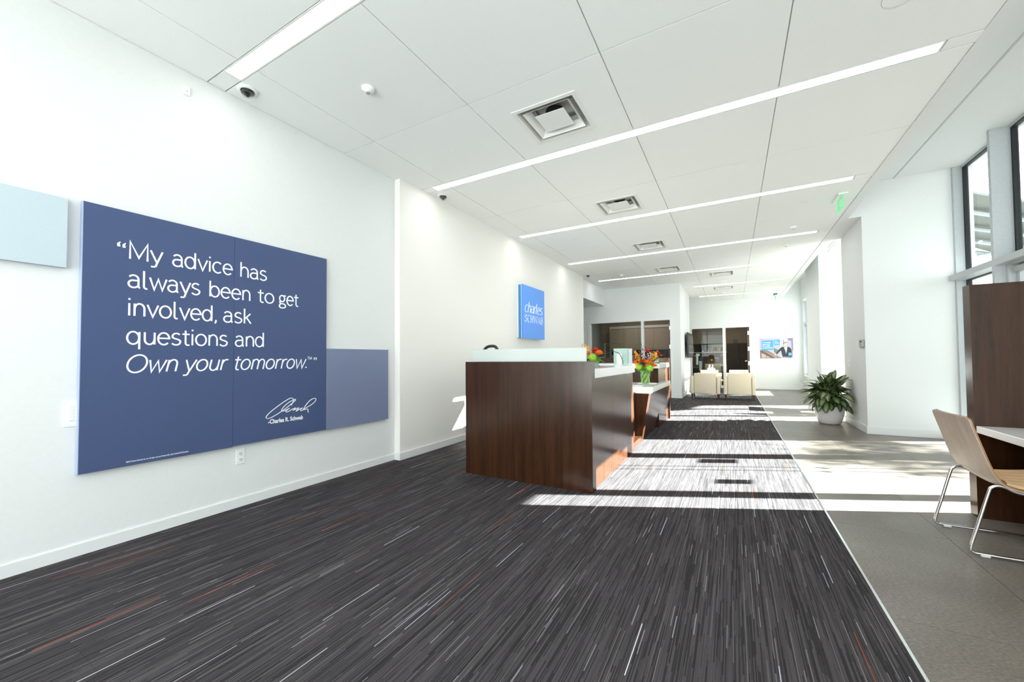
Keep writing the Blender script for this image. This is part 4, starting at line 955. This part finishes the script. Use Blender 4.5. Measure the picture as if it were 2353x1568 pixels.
flat('logo_square', [[(.86, .27), (.955, .28), (.955, .125), (.86, .125)]], M['logo'], .0040)
x0, z0 = pp(.075, .80)
RB = (pi/2, 0, 0)
text('A modern\napproach\nto wealth\nmanagement.', .062, M['letter'], ps, (x0, PY-.0042, z0-.02), RB, spacing=1.05, offset=.0012)
x0, z0 = pp(.87, .20); text('charles\nSCHWAB', .020, M['letter'], ps, (x0, PY-.0052, z0), RB, spacing=.8)
x0, z0 = pp(.71, .065); text('Own your tomorrow', .024, M['letter'], ps, (x0, PY-.0048, z0), RB, shear=.2)
mb = MB()
for i, L in enumerate((.07, .11, .14)):
    u = .45
    while u < .45+L: a, b = pp(u, .85-.06*i), pp(u+.012, .85-.06*i+.022); mb.box(a[0], b[0], PY-.0045, PY-.0037, a[1], b[1]); u += .017
mb.build('small_print', M['letter'], ps)

# pier devices
t = thing('thermostat', 'grey wall terminal on the side of the white pier above the plant', 'thermostat', (1.79, 8.14, 1.33))
MB().bbox(1.765, 1.79, 8.03, 8.25, 1.345, 1.46, .006, 2).build('case', M['steelgrey'], t); MB().box(1.763, 1.765, 8.09, 8.18, 1.415, 1.435).build('display', M['dark'], t); MB().box(1.767, 1.79, 8.05, 8.20, 1.325, 1.345).build('lower_lip', M['grey'], t)
t = thing('intercom_plate', 'small white socket plate with dark holes on the white pier', 'outlet', (1.79, 9.0, 1.02))
MB().bbox(1.784, 1.79, 8.94, 9.05, 1.02, 1.13, .003).build('plate', M['white'], t)
for a, b in ((8.965, 1.045), (8.965, 1.105), (8.985, 1.085), (9.03, 1.07)): MB().box(1.782, 1.784, a, a+.016, b-.006, b+.006).build('hole', M['dark'], t)

# ------------------------------------------------------------------ potted plant
PXX, PYY = 1.475, 8.88
pt = thing('potted_plant', 'bushy variegated plant in a rounded white pot by the white pier', 'plant', (PXX, PYY, 0))
pot = [(.135, .002), (.158, .02), (.185, .09), (.205, .18), (.214, .27), (.212, .315), (.204, .318), (.198, .30), (.19, .25), (0, .245)]
MB().lathe(pot, (PXX, PYY, 0), 36).build('pot', M['potwhite'], pt, smooth=True)
MB().lathe([(.0, .25), (.196, .285), (.19, .26)], (PXX, PYY, 0), 20).build('soil', M['soil'], pt)
leafmeshes = []
for v in range(5):
    mb = MB(); uv = []; n = 9; bend = (.25, .5, .8, 1.1, 1.35)[v]; fold = .22
    for i in range(n):
        f = i/(n-1); wd = .40*math.sin(pi*min(1, f**.75*.97+.015))**.8*(1 if f < .98 else 0)+.004
        a = bend*f; x = (sin(a)/bend) if bend else f; z = -(1-cos(a))/bend
        for j in range(5):
            s_ = -1+j/2; mb.v.append(Vector((x, s_*wd*.5, z+fold*abs(s_)*wd*.5+.012*sin(f*14+v)*abs(s_)))); uv.append((.5+s_*.5, f))
    for i in range(n-1):
        for j in range(4): mb.f.append((i*5+j, (i+1)*5+j, (i+1)*5+j+1, i*5+j+1))
    mb.uv = uv; me = mb.mesh('leaf', M['leaf'], smooth=True); leafmeshes.append(me)
rg = random.Random(8); stems = MB(); base_ = Vector((PXX, PYY, .27))
rings_ = [(6, 76, .08, .56, .28), (8, 64, .07, .50, .27), (13, 50, .14, .50, .28), (18, 30, .17, .42, .28), (12, 18, .08, .36, .26), (18, 8, .22, .33, .28), (20, -14, .23, .22, .27), (18, -38, .22, .12, .26), (12, 22, .10, .36, .25), (10, -5, .12, .24, .24)]
for n, el, rad, hz, ln in rings_:
    for i in range(n):
        a = 2*pi*i/n+rg.uniform(-.22, .22)+el*.05; r = rad*rg.uniform(.75, 1.12); h = hz*.72*rg.uniform(.85, 1.1)+.05
        p = base_+Vector((cos(a)*r, sin(a)*r*.9, h)); e = radians(el+rg.uniform(-12, 12)); L = ln*rg.uniform(.75, 1.12)*.95
        tx_ = p.x+cos(a)*cos(e)*L+.02
        if tx_ > 1.775: p.x -= tx_-1.775
        o = add('leaf', leafmeshes[min(4, int(rg.random()*5))], pt, loc=p-wloc(pt)); o.scale = (L, L*rg.uniform(1.1, 1.45), L)
        o.rotation_euler = (rg.uniform(-.35, .35), -e, a)
        q = base_+Vector((rg.uniform(-.05, .05), rg.uniform(-.05, .05), 0)); stems.tube([q, q.lerp(p, .5)+Vector((0, 0, .03)), p], .005, 5)
stems.build('stems', M['stem'], pt)

# ------------------------------------------------------------------ ceiling fittings
def vent(cx_, cy_, label):
    t = thing('air_vent', label, 'air vent', (cx_, cy_, CZ), 'square ceiling diffusers')
    h = .30
    def frame(r0, r1, z0, z1, nm_, m=M['vent']):
        rings = [[(cx_+sx*r, cy_+sy*r, z) for sx, sy in ((-1, -1), (1, -1), (1, 1), (-1, 1))] for r, z in ((r0, z0), (r1, z1))]
        return MB().rings(rings, False).build(nm_, m, t)
    mb = MB()
    for r0, r1, z0, z1 in ((.30, .262, CZ-.006, CZ-.006), (.262, .262, CZ-.006, CZ+.001), (.30, .30, CZ-.006, CZ+.001)):
        mb.rings([[(cx_+sx*r0, cy_+sy*r0, z0) for sx, sy in ((-1, -1), (1, -1), (1, 1), (-1, 1))], [(cx_+sx*r1, cy_+sy*r1, z1) for sx, sy in ((-1, -1), (1, -1), (1, 1), (-1, 1))]], False)
    mb.build('face_frame', M['vent'], t)
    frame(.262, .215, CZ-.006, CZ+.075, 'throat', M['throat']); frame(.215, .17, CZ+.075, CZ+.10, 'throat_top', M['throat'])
    frame(.222, .172, CZ-.002, CZ+.055, 'cone')
    MB().rings([[(cx_+sx*r, cy_+sy*r, z) for sx, sy in ((-1, -1), (1, -1), (1, 1), (-1, 1))] for r, z in ((.138, CZ-.002), (.138, CZ+.001), (.002, CZ+.016))]).build('centre_plate', M['vent'], t)
    MB().lathe([(.085, CZ+.085), (.085, CZ+.09)], (cx_, cy_, 0), 16).build('duct_hole', M['dark'], t)
    return t
vents = [(-1.385, 3.31, 'nearest and largest-looking square ceiling vent, before the second light'), (-1.385, 5.66, 'second square ceiling vent, before the third light'), (-1.385, 8.02, 'third square ceiling vent in the left row'),
         (-1.38, 10.40, 'fourth square ceiling vent, last of the left row'), (-.225, 11.70, 'square ceiling vent between the fifth and sixth lights, near the smoke detector'), (-.225, 14.10, 'farthest square ceiling vent, between the two short lights')]
for v in vents: vent(*v)
# openings behind the vents so that they are recessed: raise the panels there
for o in list(kids(ce)):
    if o.name.startswith('ceiling_panel'):
        wl = wloc(o); d = o.data; xs2 = [v.co.x for v in d.vertices]; ys2 = [v.co.y for v in d.vertices]
        X0, X1, Y0, Y1 = wl.x+min(xs2), wl.x+max(xs2), wl.y+min(ys2), wl.y+max(ys2)
        for cx_, cy_, _ in vents:
            if X0 < cx_ < X1 and Y0 < cy_ < Y1:
                h = .263; y0, y1 = max(cy_-h, Y0+.002), min(cy_+h, Y1-.002); mb = MB()
                for b in ((X0, X1, Y0, y0), (X0, X1, y1, Y1), (X0, cx_-h, y0, y1), (cx_+h, X1, y0, y1)):
                    if b[1]-b[0] > .004 and b[3]-b[2] > .004: mb.box(*b, CZ, CZ+.03)
                o.data = mb.mesh('ceiling_panel', M['ceil'], wl)
# cut the slab above the vents
ce.data = MB().box(-5.4, SE, -3.0, 21.6, CZ+.13, CZ+.2).mesh('ceiling', M['grid'], wloc(ce))
mbg = MB()
mbg2 = MB()
for x in xs[1:-1]:
    mbg.box(x-.008, x+.008, -3, 12.4 if x < -1.4 else FY, CZ+.012, CZ+.03)
for y in seam_y[1:-1]: mbg.box(WX if y < 12.4 else PX, SE, y-.008, y+.008, CZ+.012, CZ+.03)
mbg.build('grid_rail', M['grid'], ce)
for y in lights_y:
    mbg2.box(WX if y < 12.4 else PX, SE, y-.075, y+.075, CZ+.0285, CZ+.03)
mbg2.build('light_channel', M['ceil'], ce)

def dome_cam(x, y, label):
    t = thing('dome_camera', label, 'security camera', (x, y, CZ), 'ceiling dome cameras')
    MB().lathe([(.072, 0), (.075, -.006), (.066, -.012), (.05, -.014), (.05, -.004), (0, -.004)], (x, y, CZ), 28).build('ring', M['white'], t, smooth=True)
    MB().lathe([(.049*cos(a*pi/14), -.012-.05*sin(a*pi/14)) for a in range(7)]+[(.001, -.062)], (x, y, CZ), 20).build('dome', M['dome'], t, smooth=True)
    MB().lathe([(.045, -.006), (.045, -.028), (.03, -.034)], (x, y, CZ), 16).build('housing', M['lens'], t)
    MB().ball((x, y, CZ-.038), .019).tube([(x, y, CZ-.04), (x+.008, y-.02, CZ-.048)], .011).build('lens', M['black'], t, smooth=True)
dome_cam(-3.381, 1.682, 'nearest dome camera, beside the end of the first light'); dome_cam(-3.345, 4.102, 'dome camera above the corner of the cream wall'); dome_cam(-3.30, 10.02, 'small far dome camera above the end of the cream wall')
def detector(x, y, label, r=.05, eye=True):
    t = thing('smoke_detector', label, 'smoke detector', (x, y, CZ), 'round white ceiling sensors')
    MB().lathe([(r, 0), (r, -.012), (r*.85, -.024), (r*.45, -.032), (r*.4, -.036), (.001, -.037)], (x, y, CZ), 28).build('body', M['white'], t, smooth=True)
    if eye: MB().lathe([(r*.34, -.035), (r*.3, -.045), (.001, -.046)], (x, y, CZ), 14).build('sensor_eye', M['steelgrey'], t, smooth=True)
detector(-2.523, 2.155, 'round white sensor nearest the camera, right of the first light'); detector(.931, 8.079, 'round white sensor past the exit sign, the nearer one'); detector(.946, 9.297, 'round white sensor past the exit sign, the farther one')
detector(-.201, 12.848, 'wide round smoke detector just before the first short light', .085, False); detector(-.231, 15.115, 'small round sensor near the last light', .04, False); detector(-2.529, 10.455, 'round white sensor before the fifth light, over the desk', .05)
def plate(x, y, label, r=.045):
    t = thing('sprinkler_cover', label, 'sprinkler cover', (x, y, CZ), 'flat round sprinkler covers')
    MB().lathe([(r, -.004), (r, -.001), (r*.95, 0)], (x, y, CZ), 28).build('cover', M['ceil'], t); MB().lathe([(r*1.04, -.0006), (r*1.04, 0)], (x, y, CZ), 28).build('gap_ring', M['grid'], t)
plate(-2.533, 3.288, 'flat round cover in the ceiling left of the nearest vent'); plate(.912, 6.884, 'flat round cover left of the green exit sign'); plate(.952, 10.332, 'flat round cover beyond the two round sensors')
plate(.818, 14.023, 'flat round cover between the two short lights'); plate(-2.52, 6.866, 'flat round cover between the third and fourth lights on the left'); plate(-2.60, 10.05, 'small flat cover close to the far dome camera'); plate(.922, 16.372, 'flat round cover beyond the last light'); plate(.93, 3.20, 'large flat round speaker cover at the top edge of the picture', .085)
# exit signs
def exit_sign(x, ya, yb, label, dark=False):
    t = thing('exit_sign', label, 'exit sign', (x, (ya+yb)/2, CZ), 'exit signs hanging from the ceiling')
    MB().bbox(x-.055, x+.055, ya-.03, yb+.03, CZ-.022, CZ, .004, 1).build('canopy', M['white'] if not dark else M['black'], t)
    MB().box(x-.004, x+.004, ya, yb, CZ-.185, CZ-.022).build('acrylic_panel', M['aqua'] if False else M['glass'], t)
    e = MB(); e.box(x-.006, x+.006, ya, yb, CZ-.19, CZ-.184).box(x-.006, x+.006, ya, ya+.005, CZ-.19, CZ-.022).box(x-.006, x+.006, yb-.005, yb, CZ-.19, CZ-.022).build('edge_glow', M['exitgreen'], t)
    mb = MB(); n = {'E': [[(1, 0), (0, 0), (0, 1), (1, 1)], [(0, .5), (.8, .5)]], 'X': [[(0, 0), (1, 1)], [(0, 1), (1, 0)]], 'I': [[(.5, 0), (.5, 1)]], 'T': [[(.5, 0), (.5, 1)], [(0, 1), (1, 1)]]}
    w_ = (yb-ya-.06)/4
    for i, chh in enumerate('EXIT'):
        for s_ in n[chh]:
            ribbon(mb, [(yb-.035-(i+p[0]*.72)*w_, CZ-.165+p[1]*.12) for p in s_], .014, lambda y, z, h: (x-.0045-h, y, z))
    mb.build('lettering', M['exitgreen'], t)
exit_sign(1.33, 6.745, 7.06, 'green exit sign hanging near the third light'); exit_sign(1.33, 16.35, 16.62, 'small far exit sign near the last light', True)

# ------------------------------------------------------------------ outside
struct('ground', MB().box(3.1, 60, -40, 70, -.10, -.03), M['asphalt'])
struct('ground', MB().box(-30, 3.1, -40, -3.0, -.10, -.03), M['concrete'])
struct('roof', MB().box(-5.6, 3.15, -3.1, 21.7, HZ+.13, HZ+.5), M['concrete'])
struct('wall_left_outer', MB().box(-5.6, -5.45, -3, 21.6, 0, 4.2).box(-5.5, -3.7, -3.1, -3.0, 0, 4.2).box(-5.5, 3, 21.5, 21.7, 0, 4.2).box(2.35, 3.0, 14.93, 21.6, 3.2, 4.2), M['concrete'])
cn = thing('entrance_canopy', 'grey entrance canopy outside the upper panes', 'canopy', (5, 6, 4.2))
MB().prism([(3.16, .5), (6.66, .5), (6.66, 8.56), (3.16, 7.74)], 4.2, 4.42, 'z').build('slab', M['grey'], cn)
for yy in (2.0, 7.0): MB().tube([(6.4, yy, 0), (6.4, yy, 4.2)], .06).build('post', M['grey'], cn)
# second canopy over the next bay: its grey underside with tubes is what the upper panes show
c2 = thing('side_canopy', 'grey steel canopy with tubes, seen from below through the upper panes', 'canopy', (5.5, 13, 4.2))
q0, q1 = (3.10, 9.42), (7.4, 13.75)
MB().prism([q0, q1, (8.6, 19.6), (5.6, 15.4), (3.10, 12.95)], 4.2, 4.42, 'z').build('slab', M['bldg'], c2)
MB().prism([q0, q1, (q1[0]-.05, q1[1]+.07), (q0[0], q0[1]+.09)], 4.13, 4.2, 'z').build('edge_beam', M['grey'], c2)
for k in range(1, 5):
    MB().tube([(3.2, 9.5+.95*k, 4.12), (7.5, 13.8+.95*k, 4.12)], .05, 8).build('tube_rail', M['alu'], c2)
MB().tube([(5.3, 13.9, 3.95), (6.6, 15.1, 3.9)], .05, 6).build('brace', M['alu'], c2)
MB().tube([(5.2, 13.9, 3.62), (6.6, 15.1, 3.95)], .045, 6).build('brace', M['alu'], c2)
MB().tube([(7.6, 16.5, 0), (7.6, 16.5, 4.2)], .07).build('post', M['grey'], c2)
# tree that dapples the sunlight
def tree(x, y, zc, r, n, label, seed):
    t = thing('tree', label, 'tree', (x, y, 0), 'young trees outside the entrance')
    rg = random.Random(seed); mb = MB()
    mb.tube([(x, y, -.03), (x+.05, y, zc*.5), (x, y+.05, zc+.2)], [.07, .055, .03], 8)
    for i in range(9):
        a = rg.uniform(0, 6.28); e = rg.uniform(-.2, .9); L = r*rg.uniform(.5, .95); mb.tube([(x, y, zc-.4+.08*i), (x+L*cos(a), y+L*sin(a), zc-.3+.08*i+L*e)], [.02, .006], 5)
    mb.build('trunk', M['bark'], t); mb = MB()
    cl = [(Vector((rg.gauss(0, .55), rg.gauss(0, .55), rg.gauss(0, .38)))*r) for _ in range(24)]
    for i in range(n):
        c = Vector((x, y, zc))+rg.choice(cl)+Vector((rg.gauss(0, 1), rg.gauss(0, 1), rg.gauss(0, .6)))*r*.13
        u = Vector((rg.uniform(-1, 1), rg.uniform(-1, 1), rg.uniform(-1, 1))).normalized(); v = u.orthogonal().normalized(); s_ = .07
        mb.add([tuple(c+u*s_), tuple(c+v*s_*.5), tuple(c-u*s_), tuple(c-v*s_*.5)], [(0, 1, 2, 3)])
    o = mb.build('foliage', M['leaftree'], t); o['kind'] = 'stuff'
tree(9.2, 9.95, 3.75, 1.0, 1500, 'young leafy tree outside, nearer the entrance', 5)
tree(13.0, 12.4, 5.6, .8, 700, 'young leafy tree outside, farther from the entrance', 6)
